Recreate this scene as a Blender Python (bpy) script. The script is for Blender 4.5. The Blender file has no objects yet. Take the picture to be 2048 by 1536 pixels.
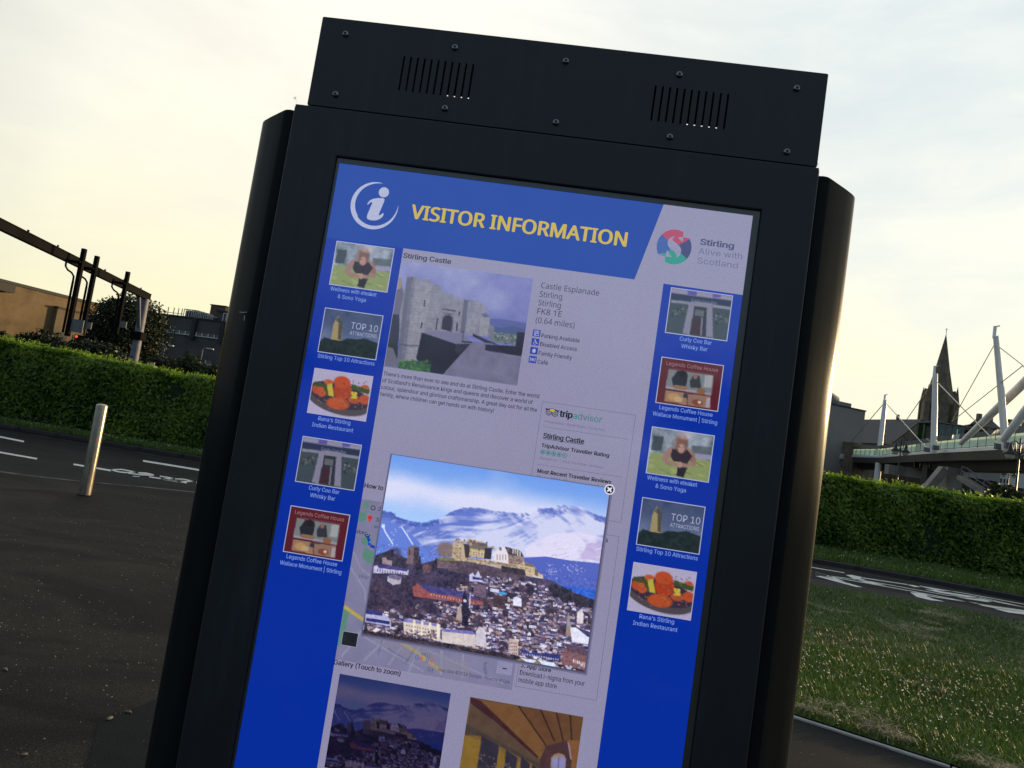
import bpy, bmesh, math, random
import numpy as np
from mathutils import Vector, Matrix
R = math.radians
random.seed(7); rng = np.random.default_rng(7)
SC = bpy.context.scene
COL = SC.collection

# ------------------------------------------------------------------ camera
FPX, CX, CY, CAM_H = 1440.0, 1024.0, 768.0, 1.35      # focal length and centre in photo pixels, eye height
ROLL, PITCH = R(8.65), math.atan(108/1440.0)
c_, s_ = math.cos(ROLL), math.sin(ROLL); cp, sp = math.cos(PITCH), math.sin(PITCH)
cam_d = bpy.data.cameras.new('camera'); cam = bpy.data.objects.new('camera', cam_d); COL.objects.link(cam)
cam_d.sensor_width = 36; cam_d.lens = FPX/2048*36; cam_d.clip_start = 0.02; cam_d.clip_end = 6000
rt = Vector((c_, -s_*sp, s_*cp)); up = Vector((-s_, -c_*sp, c_*cp)); fw = Vector((0, cp, sp))
cam.matrix_world = Matrix(((rt.x, up.x, -fw.x, 0), (rt.y, up.y, -fw.y, 0), (rt.z, up.z, -fw.z, CAM_H), (0, 0, 0, 1)))
SC.camera = cam

# ------------------------------------------------------------------ light
SUN_AZ, SUN_EL = R(60), R(7.0)         # to the right of the view and low, behind thin cloud
EXPOSURE = 0.25
SC.view_settings.view_transform = 'Standard'; SC.view_settings.look = 'None'
SC.view_settings.exposure = EXPOSURE; SC.view_settings.gamma = 1; SC.view_settings.use_curve_mapping = False
KEM = 2**(-EXPOSURE)
sd = bpy.data.lights.new('sun', 'SUN'); sd.energy = 3.8; sd.angle = R(1.2); sd.color = (1.0, 0.72, 0.38)
sun = bpy.data.objects.new('sun', sd); COL.objects.link(sun)
sdir = Vector((math.sin(SUN_AZ)*math.cos(SUN_EL), math.cos(SUN_AZ)*math.cos(SUN_EL), math.sin(SUN_EL)))
sun.rotation_euler = sdir.to_track_quat('Z', 'Y').to_euler()
W = bpy.data.worlds.new('World'); SC.world = W; W.use_nodes = True
nt = W.node_tree; nt.nodes.clear()
def N(tree, typ, **kw):
    n = tree.nodes.new(typ)
    for k, v in kw.items():
        if k.startswith('i_'):
            key = k[2:]; key = int(key) if key.isdigit() else key.replace('_', ' ')
            n.inputs[key].default_value = v
        else: setattr(n, k, v)
    return n
def LK(tree, a, b): tree.links.new(a, b)
def mathn(tree, op, a, b=None, c=None, clamp=False):
    n = tree.nodes.new('ShaderNodeMath'); n.operation = op; n.use_clamp = clamp
    for i, v in enumerate((a, b, c)):
        if v is None: continue
        if isinstance(v, (int, float)): n.inputs[i].default_value = v
        else: tree.links.new(v, n.inputs[i])
    return n.outputs[0]
def mixc(tree, fac, a, b, mode='MIX'):
    n = tree.nodes.new('ShaderNodeMix'); n.data_type = 'RGBA'; n.blend_type = mode
    for inp, v in ((n.inputs[0], fac), (n.inputs[6], a), (n.inputs[7], b)):
        if isinstance(v, (int, float)): inp.default_value = v
        elif isinstance(v, tuple): inp.default_value = tuple(v) + ((1,) if len(v) == 3 else ())
        else: tree.links.new(v, inp)
    return n.outputs[2]
def ramp(tree, fac, stops):
    n = tree.nodes.new('ShaderNodeValToRGB'); e = n.color_ramp.elements
    while len(e) < len(stops): e.new(0.5)
    for el, (p, c) in zip(e, stops):
        el.position = p; el.color = (c, c, c, 1) if isinstance(c, (int, float)) else tuple(c) + (1,)
    tree.links.new(fac, n.inputs[0]); return n.outputs[0]
sky = N(nt, 'ShaderNodeTexSky', sky_type='NISHITA', sun_disc=False, sun_elevation=SUN_EL, sun_rotation=SUN_AZ,
        altitude=50, air_density=1.0, dust_density=2.5, ozone_density=1.2)
tc = N(nt, 'ShaderNodeTexCoord'); sepx = N(nt, 'ShaderNodeSeparateXYZ'); LK(nt, tc.outputs['Generated'], sepx.inputs[0])
zz = sepx.outputs[2]
# thin cloud veil, lit by the low sun: brighter on the sun's side of the sky
dotn = N(nt, 'ShaderNodeVectorMath', operation='DOT_PRODUCT'); LK(nt, tc.outputs['Generated'], dotn.inputs[0])
dotn.inputs[1].default_value = (math.sin(R(18)), math.cos(R(18)), 0.10)
side = mathn(nt, 'MULTIPLY_ADD', dotn.outputs['Value'], 0.5, 0.5)
mp = N(nt, 'ShaderNodeMapping'); mp.inputs['Scale'].default_value = (1.0, 1.0, 3.2); LK(nt, tc.outputs['Generated'], mp.inputs[0])
no1 = N(nt, 'ShaderNodeTexNoise', i_Scale=1.7, i_Detail=6.0, i_Roughness=0.55, i_Distortion=0.4); LK(nt, mp.outputs[0], no1.inputs['Vector'])
no2 = N(nt, 'ShaderNodeTexNoise', i_Scale=5.5, i_Detail=5.0, i_Roughness=0.6, i_Distortion=0.6); LK(nt, mp.outputs[0], no2.inputs['Vector'])
cl = mathn(nt, 'ADD', mathn(nt, 'MULTIPLY', no1.outputs[0], 0.7), mathn(nt, 'MULTIPLY', no2.outputs[0], 0.3))
clf = ramp(nt, cl, [(0.36, 0.0), (0.6, 1.0)])
elev_col = ramp(nt, zz, [(0.0, (0.96, 0.84, 0.48)), (0.10, (0.93, 0.87, 0.56)), (0.28, (0.95, 0.91, 0.74)), (0.55, (0.96, 0.95, 0.87)), (1.0, (0.62, 0.72, 0.90))])
amt = ramp(nt, side, [(0.0, 0.44), (0.50, 0.42), (0.66, 0.55), (0.81, 0.97), (1.0, 1.0)])
coolv = mixc(nt, mathn(nt, 'MULTIPLY', mathn(nt, 'SUBTRACT', 1.0, clf), 0.62), elev_col, (0.78, 0.74, 0.66))
# the back of the sky is cooler
dot2 = N(nt, 'ShaderNodeVectorMath', operation='DOT_PRODUCT'); LK(nt, tc.outputs['Generated'], dot2.inputs[0]); dot2.inputs[1].default_value = (0.56, 0.60, 0.57)
coolv = mixc(nt, mathn(nt, 'MULTIPLY', ramp(nt, dot2.outputs['Value'], [(0.74, 0.0), (0.97, 1.0)]), mathn(nt, 'MULTIPLY_ADD', clf, -0.5, 0.85)), coolv, (0.58, 0.69, 0.74))
coolv = mixc(nt, ramp(nt, side, [(0.32, 1.0), (0.84, 0.0)]), coolv, (0.50, 0.68, 0.86))
veil = mixc(nt, 1.0, coolv, amt, 'MULTIPLY')
veil10 = N(nt, 'ShaderNodeVectorMath', operation='SCALE'); veil10.inputs['Scale'].default_value = 10.8; LK(nt, veil, veil10.inputs[0])
skc = mixc(nt, 0.86, sky.outputs[0], veil10.outputs[0])
bg = N(nt, 'ShaderNodeBackground', i_Strength=0.1); LK(nt, skc, bg.inputs[0])
wo = N(nt, 'ShaderNodeOutputWorld'); LK(nt, bg.outputs[0], wo.inputs[0])

# ------------------------------------------------------------------ projection helpers (pixel of the photo -> point of the place)
def ray(x, y):
    dx = (x-CX)/FPX; dy = -(y-CY)/FPX
    rx = dx*c_-dy*s_; ru = dx*s_+dy*c_
    return np.array([rx, cp-ru*sp, sp+ru*cp])
def gp(x, y, z=0.0):
    r = ray(x, y); t = (z-CAM_H)/r[2]; return (float(r[0]*t), float(r[1]*t))
def at(x, y, Y):
    r = ray(x, y); t = Y/r[1]; return Vector((float(r[0]*t), Y, float(r[2]*t+CAM_H)))

# ------------------------------------------------------------------ object helpers
def link(o, parent=None):
    COL.objects.link(o)
    if parent is not None: o.parent = parent
    return o
def tag(o, label=None, cat=None, group=None, kind=None):
    if label: o['label'] = label
    if cat: o['category'] = cat
    if group: o['group'] = group
    if kind: o['kind'] = kind
    return o
def empty(name, loc=(0, 0, 0), rz=0.0):
    o = bpy.data.objects.new(name, None); o.location = loc; o.rotation_euler = (0, 0, rz); o.empty_display_size = .1
    return link(o)
class MB:
    def __init__(s): s.v = []; s.f = []; s.smooth = []
    def add(s, vs, fs, smooth=False):
        b = len(s.v); s.v += [tuple(v) for v in vs]
        for f in fs: s.f.append(tuple(i+b for i in f)); s.smooth.append(smooth)
        return s
    def box(s, x0, x1, y0, y1, z0, z1, M=None):
        vs = [Vector(p) for p in ((x0,y0,z0),(x1,y0,z0),(x1,y1,z0),(x0,y1,z0),(x0,y0,z1),(x1,y0,z1),(x1,y1,z1),(x0,y1,z1))]
        if M is not None: vs = [M @ v for v in vs]
        return s.add(vs, [(0,3,2,1),(4,5,6,7),(0,1,5,4),(1,2,6,5),(2,3,7,6),(3,0,4,7)])
    def bar(s, a, b, w, d=None, upv=(0, 0, 1)):
        a = Vector(a); b = Vector(b); d = w if d is None else d
        t = (b-a); L = t.length; t.normalize(); u = Vector(upv)
        if abs(t.dot(u)) > .98: u = Vector((0, 1, 0))
        x = t.cross(u).normalized(); z = x.cross(t)
        vs = [p + x*sx*w/2 + z*sz*d/2 for p in (a, b) for sx, sz in ((-1,-1),(1,-1),(1,1),(-1,1))]
        return s.add(vs, [(3,2,1,0),(4,5,6,7),(0,1,5,4),(1,2,6,5),(2,3,7,6),(3,0,4,7)])
    def tube(s, pts, r, n=8, caps=True):
        pts = [Vector(p) for p in pts]; rs = r if isinstance(r, (list, tuple)) else [r]*len(pts)
        rings = []; prev = None
        for i, p in enumerate(pts):
            t = (pts[min(i+1, len(pts)-1)] - pts[max(i-1, 0)]).normalized()
            if prev is None:
                u = Vector((0, 0, 1)) if abs(t.z) < .9 else Vector((0, 1, 0)); x = t.cross(u).normalized()
            else: x = (prev - t*prev.dot(t)).normalized()
            prev = x; y = t.cross(x)
            rings.append([p + (x*math.cos(2*math.pi*k/n) + y*math.sin(2*math.pi*k/n))*rs[i] for k in range(n)])
        vs = [v for g in rings for v in g]; fs = []
        for i in range(len(pts)-1):
            for k in range(n): fs.append((i*n+k, i*n+(k+1) % n, (i+1)*n+(k+1) % n, (i+1)*n+k))
        s.add(vs, fs, True)
        if caps: s.add(rings[0], [tuple(range(n))[::-1]]); s.add(rings[-1], [tuple(range(n))])
        return s
    def prism(s, poly, z0, z1, M=None):
        n = len(poly); vs = [Vector((x, y, z0)) for x, y in poly] + [Vector((x, y, z1)) for x, y in poly]
        if M is not None: vs = [M @ v for v in vs]
        return s.add(vs, [tuple(range(n))[::-1], tuple(range(n, 2*n))] + [(i, (i+1) % n, n+(i+1) % n, n+i) for i in range(n)])
    def lathe(s, prof, n=24, c=(0, 0, 0)):
        vs = []
        for r, z in prof:
            for k in range(n): vs.append((c[0]+r*math.cos(2*math.pi*k/n), c[1]+r*math.sin(2*math.pi*k/n), c[2]+z))
        fs = []
        for i in range(len(prof)-1):
            for k in range(n): fs.append((i*n+k, i*n+(k+1) % n, (i+1)*n+(k+1) % n, (i+1)*n+k))
        return s.add(vs, fs, True)
    def build(s, name, mat, parent=None, bevel=None):
        me = bpy.data.meshes.new(name); me.from_pydata(s.v, [], s.f)
        me.polygons.foreach_set('use_smooth', s.smooth); me.materials.append(mat); me.update()
        o = bpy.data.objects.new(name, me)
        if bevel:
            bm = bmesh.new(); bm.from_mesh(me); bmesh.ops.remove_doubles(bm, verts=bm.verts, dist=1e-6)
            es = [e for e in bm.edges if len(e.link_faces) == 2 and e.calc_face_angle(0) > .6]
            bmesh.ops.bevel(bm, geom=es, offset=bevel, segments=2, profile=.5, affect='EDGES'); bm.to_mesh(me); bm.free()
        return link(o, parent)

# ------------------------------------------------------------------ materials
def newmat(name):
    m = bpy.data.materials.new(name); m.use_nodes = True; m.node_tree.nodes.clear(); return m
def pbr(name, col, rough=0.7, metal=0.0, var=0.15, scale=6.0, bump=0.0, bscale=60.0, spec=0.5, dirt=None, dirt_scale=2.0, detail=6.0, ior=1.5, coord='Object'):
    m = newmat(name); t = m.node_tree
    p = N(t, 'ShaderNodeBsdfPrincipled', i_Roughness=rough, i_Metallic=metal); p.inputs['Specular IOR Level'].default_value = spec; p.inputs['IOR'].default_value = ior
    o = N(t, 'ShaderNodeOutputMaterial'); LK(t, p.outputs[0], o.inputs[0])
    tcn = N(t, 'ShaderNodeTexCoord'); vec = tcn.outputs[coord]
    n1 = N(t, 'ShaderNodeTexNoise', i_Scale=scale, i_Detail=detail, i_Roughness=0.6); LK(t, vec, n1.inputs['Vector'])
    lo = tuple(x*(1-var) for x in col); hi = tuple(min(1, x*(1+var)) for x in col)
    cc = mixc(t, ramp(t, n1.outputs[0], [(0.3, 0.0), (0.7, 1.0)]), lo, hi)
    if dirt:
        n2 = N(t, 'ShaderNodeTexNoise', i_Scale=dirt_scale, i_Detail=8.0, i_Roughness=0.65, i_Distortion=0.5); LK(t, vec, n2.inputs['Vector'])
        cc = mixc(t, ramp(t, n2.outputs[0], [(0.48, 0.0), (0.66, 0.8)]), cc, dirt)
    LK(t, cc, p.inputs['Base Color'])
    if bump:
        n3 = N(t, 'ShaderNodeTexNoise', i_Scale=bscale, i_Detail=3.0); LK(t, vec, n3.inputs['Vector'])
        b = N(t, 'ShaderNodeBump', i_Strength=bump, i_Distance=0.01); LK(t, n3.outputs[0], b.inputs['Height']); LK(t, b.outputs[0], p.inputs['Normal'])
    m['p'] = 1
    return m
def leafmat(name, dark, light, trans=0.45, rough=0.5):
    m = newmat(name); t = m.node_tree
    a = N(t, 'ShaderNodeAttribute', attribute_name='var')
    n1 = N(t, 'ShaderNodeTexNoise', i_Scale=1.3, i_Detail=3.0); g = N(t, 'ShaderNodeNewGeometry'); LK(t, g.outputs['Position'], n1.inputs['Vector'])
    f = mathn(t, 'ADD', mathn(t, 'MULTIPLY', a.outputs['Fac'], 0.7), mathn(t, 'MULTIPLY', mathn(t, 'SUBTRACT', n1.outputs[0], 0.35), 0.9), clamp=True)
    col = mixc(t, f, dark, light)
    d = N(t, 'ShaderNodeBsdfPrincipled', i_Roughness=rough); LK(t, col, d.inputs['Base Color']); d.inputs['Specular IOR Level'].default_value = 0.4
    tr = N(t, 'ShaderNodeBsdfTranslucent'); LK(t, mixc(t, 1.0, col, (1.0, 1.0, 0.45), 'MULTIPLY'), tr.inputs[0])
    mx = N(t, 'ShaderNodeMixShader', i_0=trans); LK(t, d.outputs[0], mx.inputs[1]); LK(t, tr.outputs[0], mx.inputs[2])
    o = N(t, 'ShaderNodeOutputMaterial'); LK(t, mx.outputs[0], o.inputs[0]); return m
def scatter_leaves(name, P, size, mat, parent=None, nrm=None, aspect=0.5, seed=1, jitter=1.0, var=None, curl=0.15):
    """many small four-cornered leaves in one mesh"""
    r = np.random.default_rng(seed); n = len(P)
    a = r.normal(size=(n, 3)); 
    if nrm is not None: b = nrm + r.normal(size=(n, 3))*jitter
    else: b = r.normal(size=(n, 3))
    b /= np.linalg.norm(b, axis=1)[:, None]+1e-9
    a -= b*np.sum(a*b, axis=1)[:, None]; a /= np.linalg.norm(a, axis=1)[:, None]+1e-9
    w = np.cross(a, b); L = size*r.uniform(.6, 1.35, n)[:, None]
    V = np.stack([P-a*L*.5, P+w*L*aspect*.5+b*L*curl, P+a*L*.5, P-w*L*aspect*.5+b*L*curl], axis=1).reshape(-1, 3)
    me = bpy.data.meshes.new(name); me.vertices.add(4*n); me.vertices.foreach_set('co', V.astype(np.float32).ravel())
    me.loops.add(4*n); me.loops.foreach_set('vertex_index', np.arange(4*n, dtype=np.int32))
    me.polygons.add(n); me.polygons.foreach_set('loop_start', np.arange(0, 4*n, 4, dtype=np.int32)); me.polygons.foreach_set('loop_total', np.full(n, 4, dtype=np.int32))
    at_ = me.attributes.new('var', 'FLOAT', 'POINT'); vv = r.random(n) if var is None else var
    at_.data.foreach_set('value', np.repeat(vv, 4).astype(np.float32)); me.materials.append(mat); me.update(calc_edges=True); me.validate()
    return link(bpy.data.objects.new(name, me), parent)
def blades(name, P, h, w, mat, parent=None, seed=1, lean=0.5, var=None):
    r = np.random.default_rng(seed); n = len(P)
    az = r.uniform(0, 2*np.pi, n); H = h*r.uniform(.5, 1.4, n); la = r.uniform(0, 2*np.pi, n); le = lean*H*r.uniform(.2, 1, n)
    dx = np.cos(az)*w/2; dy = np.sin(az)*w/2
    z0 = np.zeros(n)
    V = np.stack([P+np.stack([dx, dy, z0], 1), P-np.stack([dx, dy, z0], 1), P+np.stack([np.cos(la)*le, np.sin(la)*le, H], 1)], axis=1).reshape(-1, 3)
    me = bpy.data.meshes.new(name); me.vertices.add(3*n); me.vertices.foreach_set('co', V.astype(np.float32).ravel())
    me.loops.add(3*n); me.loops.foreach_set('vertex_index', np.arange(3*n, dtype=np.int32))
    me.polygons.add(n); me.polygons.foreach_set('loop_start', np.arange(0, 3*n, 3, dtype=np.int32)); me.polygons.foreach_set('loop_total', np.full(n, 3, dtype=np.int32))
    at_ = me.attributes.new('var', 'FLOAT', 'POINT'); vv = r.random(n) if var is None else var
    at_.data.foreach_set('value', np.repeat(vv, 3).astype(np.float32)); me.materials.append(mat); me.update(calc_edges=True); me.validate()
    return link(bpy.data.objects.new(name, me), parent)
def inpoly(X, Y, poly):
    c = np.zeros(X.shape, bool); n = len(poly)
    for i in range(n):
        x0, y0 = poly[i]; x1, y1 = poly[(i+1) % n]
        if y0 == y1: continue
        m = ((y0 > Y) != (y1 > Y)) & (X < (x1-x0)*(Y-y0)/(y1-y0)+x0)
        c ^= m
    return c
def polyline_y(pts, X): return np.interp(X, [p[0] for p in pts], [p[1] for p in pts])
# ================================================================== GROUND
def tarmac(name, col, speck=0.25, stain=(0.02, 0.019, 0.018), sscale=0.9, rough=0.82, low=0.35):
    m = newmat(name); t = m.node_tree; g = N(t, 'ShaderNodeNewGeometry'); v = g.outputs['Position']
    p = N(t, 'ShaderNodeBsdfPrincipled', i_Roughness=rough); o = N(t, 'ShaderNodeOutputMaterial'); LK(t, p.outputs[0], o.inputs[0])
    p.inputs['Specular IOR Level'].default_value = 0.10
    mpn = N(t, 'ShaderNodeMapping'); mpn.inputs['Scale'].default_value = (1, 2.2, 1); LK(t, v, mpn.inputs[0])
    n1 = N(t, 'ShaderNodeTexNoise', i_Scale=sscale, i_Detail=9.0, i_Roughness=0.62, i_Distortion=0.8); LK(t, mpn.outputs[0], n1.inputs['Vector'])
    c = mixc(t, ramp(t, n1.outputs[0], [(0.42, 0.0), (0.60, 1.0)]), stain, col)
    n2 = N(t, 'ShaderNodeTexNoise', i_Scale=150.0, i_Detail=2.0, i_Roughness=0.8); LK(t, v, n2.inputs['Vector'])
    c = mixc(t, ramp(t, n2.outputs[0], [(0.45, 0.0), (0.75, 1.0)]), mixc(t, 1.0, c, (1-speck,)*3, 'MULTIPLY'), mixc(t, 1.0, c, (1+speck*2,)*3, 'MULTIPLY'))
    vo = N(t, 'ShaderNodeTexVoronoi', i_Scale=26.0); LK(t, v, vo.inputs['Vector'])
    n4 = N(t, 'ShaderNodeTexNoise', i_Scale=2.0, i_Detail=3.0); LK(t, v, n4.inputs['Vector'])
    sp_ = mathn(t, 'MULTIPLY', ramp(t, vo.outputs['Distance'], [(0.05, 1.0), (0.10, 0.0)]), ramp(t, n4.outputs[0], [(0.48, 0.0), (0.65, 1.0)]))
    c = mixc(t, mathn(t, 'MULTIPLY', sp_, 0.75), c, (0.32, 0.30, 0.26))
    LK(t, c, p.inputs['Base Color'])
    n3 = N(t, 'ShaderNodeTexNoise', i_Scale=120.0, i_Detail=3.0); LK(t, v, n3.inputs['Vector'])
    b = N(t, 'ShaderNodeBump', i_Strength=0.5, i_Distance=0.004); LK(t, n3.outputs[0], b.inputs['Height']); LK(t, b.outputs[0], p.inputs['Normal'])
    return m
M_road = tarmac('road_asphalt', (0.024, 0.0232, 0.022), speck=.25, stain=(0.014, 0.0135, 0.012), sscale=.5)
M_pave = tarmac('worn_tarmac', (0.032, 0.028, 0.024), speck=.55, stain=(0.012, 0.0112, 0.0105), sscale=.7)
M_path = tarmac('smooth_tarmac', (0.0115, 0.0125, 0.0155), speck=.35, stain=(0.0085, 0.0095, 0.012), sscale=1.5)
M_patch = tarmac('bitumen_patch', (0.014, 0.0135, 0.0135), speck=.25, stain=(0.010, 0.010, 0.010), sscale=3)
M_band = tarmac('light_tarmac', (0.042, 0.041, 0.041), speck=.15, stain=(0.033, 0.032, 0.032), sscale=1)
M_pale = tarmac('pale_edging', (0.17, 0.155, 0.135), speck=.2, stain=(0.055, 0.05, 0.045), sscale=3)
M_conc = pbr('kerb_concrete', (0.40, 0.39, 0.36), .85, var=.25, scale=9, bump=.4, dirt=(0.10, 0.095, 0.08), dirt_scale=5, coord='Generated')
M_kerb = pbr('weathered_kerb', (0.040, 0.037, 0.032), .88, var=.25, scale=5, bump=.4, dirt=(0.018, 0.018, 0.015), dirt_scale=4)
M_line = pbr('road_paint', (0.72, 0.71, 0.64), .8, var=.12, scale=30, dirt=(0.42, 0.41, 0.37), dirt_scale=14)
M_soil = pbr('soil', (0.03, 0.035, 0.018), .95, var=.4, scale=3)

def sheet(name, poly, z, mat, kind='structure', parent=None):
    me = bpy.data.meshes.new(name); bm = bmesh.new(); vs = [bm.verts.new((x, y, z)) for x, y in poly]; f = bm.faces.new(vs); 
    if f.normal.z < 0: f.normal_flip()
    bm.normal_update(); bmesh.ops.triangulate(bm, faces=bm.faces[:]); bm.to_mesh(me); bm.free()
    for p in me.polygons:
        pass
    me.materials.append(mat); o = link(bpy.data.objects.new(name, me), parent)
    if kind: o['kind'] = kind
    return o
sheet('ground', [(-3000, -3000), (3000, -3000), (3000, 3000), (-3000, 3000)], -0.03, M_soil)

far_kerb = [(-30, 16.6), (-16, 15.6), (-10, 14.95), (-7, 14.5), (-5.9, 14.4), (0, 13.6), (5.6, 12.75), (7.1, 12.45), (8.7, 11.8), (12, 10.4), (20, 6.5), (30, 1.0)]
near_edge = [(-30, 9.6), (-14, 9.25), (-7, 9.0), (-5.5, 9.0), (-5.1, 9.25), (-4.5, 9.65), (-3.9, 9.88), (-2, 10.0), (0, 10.0), (4.3, 9.87), (6.25, 9.72), (7.1, 9.35), (9, 8.2), (12, 6.0), (18, 1.0)]
def resample(pts, step):
    X = np.arange(pts[0][0], pts[-1][0]+1e-6, step); Yv = polyline_y(pts, X)
    k = np.ones(5)/5; Ys = np.convolve(np.pad(Yv, 2, mode='edge'), k, 'valid'); return list(zip(X.tolist(), Ys.tolist()))
fk = resample(far_kerb, .3); ne = resample(near_edge, .3)
sheet('road', [(x, y) for x, y in ne] + [(x, y) for x, y in reversed(fk)], 0.0, M_road)
sheet('pavement', [(-30, -14), (30, -14), (30, 1.0)] + [(x, y) for x, y in reversed(ne)], -0.0015, M_pave)
# darker band along the far gutter and paler band along the near edge on the right
edge_ln = [(2.56+ (2.56-1.9)*6, 3.86-(4.3-3.86)*6+.3), (3.3, 3.42), (2.56, 3.86), (1.9, 4.3), (0.6, 5.25), (-1.4, 7.3), (-2.35, 8.6), (-2.7, 10.0)]
path_poly = [(-1.25, 1.2), (-1.27, 2.61), (-1.40, 2.93), (-1.33, 3.24), (-1.1, 3.6), (-.6, 4.2), (.1, 5.0), (.58, 5.22), (1.88, 4.27), (2.54, 3.83), (3.28, 3.39), (6.5, 1.49), (9, -.2), (9, -6), (-1.1, -6), (-1.2, -1)]
sheet('path', path_poly, 0.0, M_path)
sheet('tarmac_patch', [gp(x, y) for x, y in ((120, 992), (205, 983), (300, 1000), (402, 1008), (400, 1045), (330, 1052), (250, 1040), (150, 1035), (95, 1018))], -0.0007, M_patch)
sheet('gutter_band', [(x, y-.42) for x, y in fk] + [(x, y) for x, y in reversed(fk)], 0.001, M_patch)
nb = [p for p in ne if p[0] > 2.0]
sheet('footway_band', [(x, y) for x, y in nb] + [(x, y+.75) for x, y in reversed(nb)], 0.001, M_band)

# near road edge: flush pale edging line on the left
edge = MB(); L = [p for p in ne if -20 < p[0] < 3]
for i in range(len(L)-1):
    a, b = L[i], L[i+1]
    edge.add([(a[0], a[1]-.05, .002), (b[0], b[1]-.05, .002), (b[0], b[1]+.05, .002), (a[0], a[1]+.05, .002)], [(0, 1, 2, 3)])
o = edge.build('edging_line', M_pale); tag(o, kind='structure')
edge = MB(); L = [(x, y-.42) for x, y in fk if -9.3 < x < 9.5]
for i in range(len(L)-1):
    a, b = L[i], L[i+1]
    edge.add([(a[0], a[1]-.02, .0025), (b[0], b[1]-.02, .0025), (b[0], b[1]+.02, .0025), (a[0], a[1]+.02, .0025)], [(0, 1, 2, 3)])
o = edge.build('channel_line', M_pale); tag(o, kind='structure')
# far kerb: separate stones on a bedding strip
ks = MB()
for i in range(len(fk)-1):
    a, b = fk[i], fk[i+1]
    if a[0] < -14 or a[0] > 15: continue
    ks.add([(a[0], a[1]+.02, -.02), (b[0], b[1]+.02, -.02), (b[0], b[1]+.02, .070), (a[0], a[1]+.02, .070), (a[0], a[1]+.13, .070), (b[0], b[1]+.13, .070)], [(0, 1, 2, 3), (3, 2, 5, 4)])
kerb = ks.build('kerb', M_kerb); tag(kerb, kind='structure')
x = -13.5; kmesh = None
while x < 14:
    y = float(polyline_y(fk, x)); y2 = float(polyline_y(fk, x+.9)); a = math.atan2(y2-y, .9)
    if kmesh is None:
        m = MB().box(-.445, .445, 0.0, .125, -.02, .070); o = m.build('kerb_stone', M_kerb, kerb, bevel=.012); kmesh = o.data
    else: o = link(bpy.data.objects.new('kerb_stone', kmesh), kerb)
    xm = x+.45*math.cos(a); o.location = (xm, float(polyline_y(fk, xm)), random.uniform(-.004, .004)); o.rotation_euler = (0, 0, a+random.uniform(-.006, .006))
    x += .915*math.cos(a)
# path edging: thin concrete boards
pe = empty('path_edging'); tag(pe, kind='structure')
PE = [(6.5, 1.52), (3.3, 3.42), (2.56, 3.86), (1.9, 4.3), (0.6, 5.25), (-1.4, 7.3), (-2.35, 8.6), (-2.7, 9.95)]
emesh = None
for i in range(len(PE)-1):
    a = Vector((*PE[i], 0)); b = Vector((*PE[i+1], 0)); Ln = (b-a).length; n = max(1, round(Ln/.91)); d = (b-a)/n
    for k in range(n):
        if emesh is None: o = MB().box(-.4530, .4530, -.017, .017, -.04, .010).build('edging_stone', M_conc, pe, bevel=.006); emesh = o.data
        else: o = link(bpy.data.objects.new('edging_stone', emesh), pe)
        o.location = a+d*(k+.5); o.rotation_euler = (0, 0, math.atan2(d.y, d.x)+random.uniform(-.008, .008)); o.scale = (d.length/.915, 1, 1)

# ---------------------------------------------------------------- road markings
def marks(name, polys, label=None):
    m = MB()
    for q in polys:
        P = [gp(x, y) for x, y in q]; A = sum(P[i][0]*P[(i+1) % len(P)][1]-P[(i+1) % len(P)][0]*P[i][1] for i in range(len(P)))
        if A < 0: P = P[::-1]
        m.add([(x, y, .0035) for x, y in P], [tuple(range(len(P)))])
    o = m.build(name, M_line); tag(o, kind='structure'); return o
def strip(pts, w):
    """thin band along pixel points, w in pixels"""
    out = []
    for i in range(len(pts)-1):
        (x0, y0), (x1, y1) = pts[i], pts[i+1]; L_ = math.hypot(x1-x0, y1-y0); nx, ny = -(y1-y0)/L_*w/2, (x1-x0)/L_*w/2
        out.append([(x0-nx, y0-ny), (x1-nx, y1-ny), (x1+nx, y1+ny), (x0+nx, y0+ny)])
    return out
Z1 = lambda L, x0, y0, s: [(x0+a/s, y0+b/s) for a, b in L]
# loose grit on the worn tarmac
gr_ = np.random.default_rng(4); GX, GY = gr_.uniform(-4.2, -.3, 5200), gr_.uniform(1.9, 9.0, 5200); gk = (GX < -.22*GY-.4) & ~inpoly(GX, GY, path_poly) & (gr_.random(5200) < .25+.6*(np.sin(GX*3+GY*2)*np.cos(GY*1.7) > .2))
gm_ = MB()
for x_, y_ in zip(GX[gk], GY[gk]):
    s_g = .0016+.0028*gr_.random()**2; a0 = gr_.random()*6; P_ = [(x_+math.cos(a0+k*1.57)*s_g*(1+.5*(k % 2)), y_+math.sin(a0+k*1.57)*s_g, -.0015) for k in range(4)]; gm_.add(P_+[(x_, y_, -.0015+s_g*1.1)], [(0, 1, 4), (1, 2, 4), (2, 3, 4), (3, 0, 4)])
M_grit = pbr('pale_grit', (0.24, 0.22, 0.18), .8, var=.5, scale=40)
o = gm_.build('grit', M_grit); tag(o, 'loose pale grit scattered on the worn tarmac', 'grit', kind='stuff')
marks('lane_line', strip([(-60, 862), (48, 883.5)], 3.2) + strip([(286, 922), (345, 931.5), (402, 941), (520, 962)], 3.4))
marks('centre_line', strip([(-60, 893), (0, 905), (74, 918)], 3.2) + strip([(147, 929), (222, 941.5)], 3.2))
zz7 = lambda L: Z1(L, 130, 910, 7.314)
tx = []
for a in ([(660,215),(740,208),(870,212),(1035,245),(1030,260),(900,262),(780,250),(690,238)],):
    pass
tx += strip(zz7([(665, 218), (830, 214), (1035, 252)]), 2.2) + strip(zz7([(665, 218), (790, 250), (890, 260), (1035, 252)]), 2.4)
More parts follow.
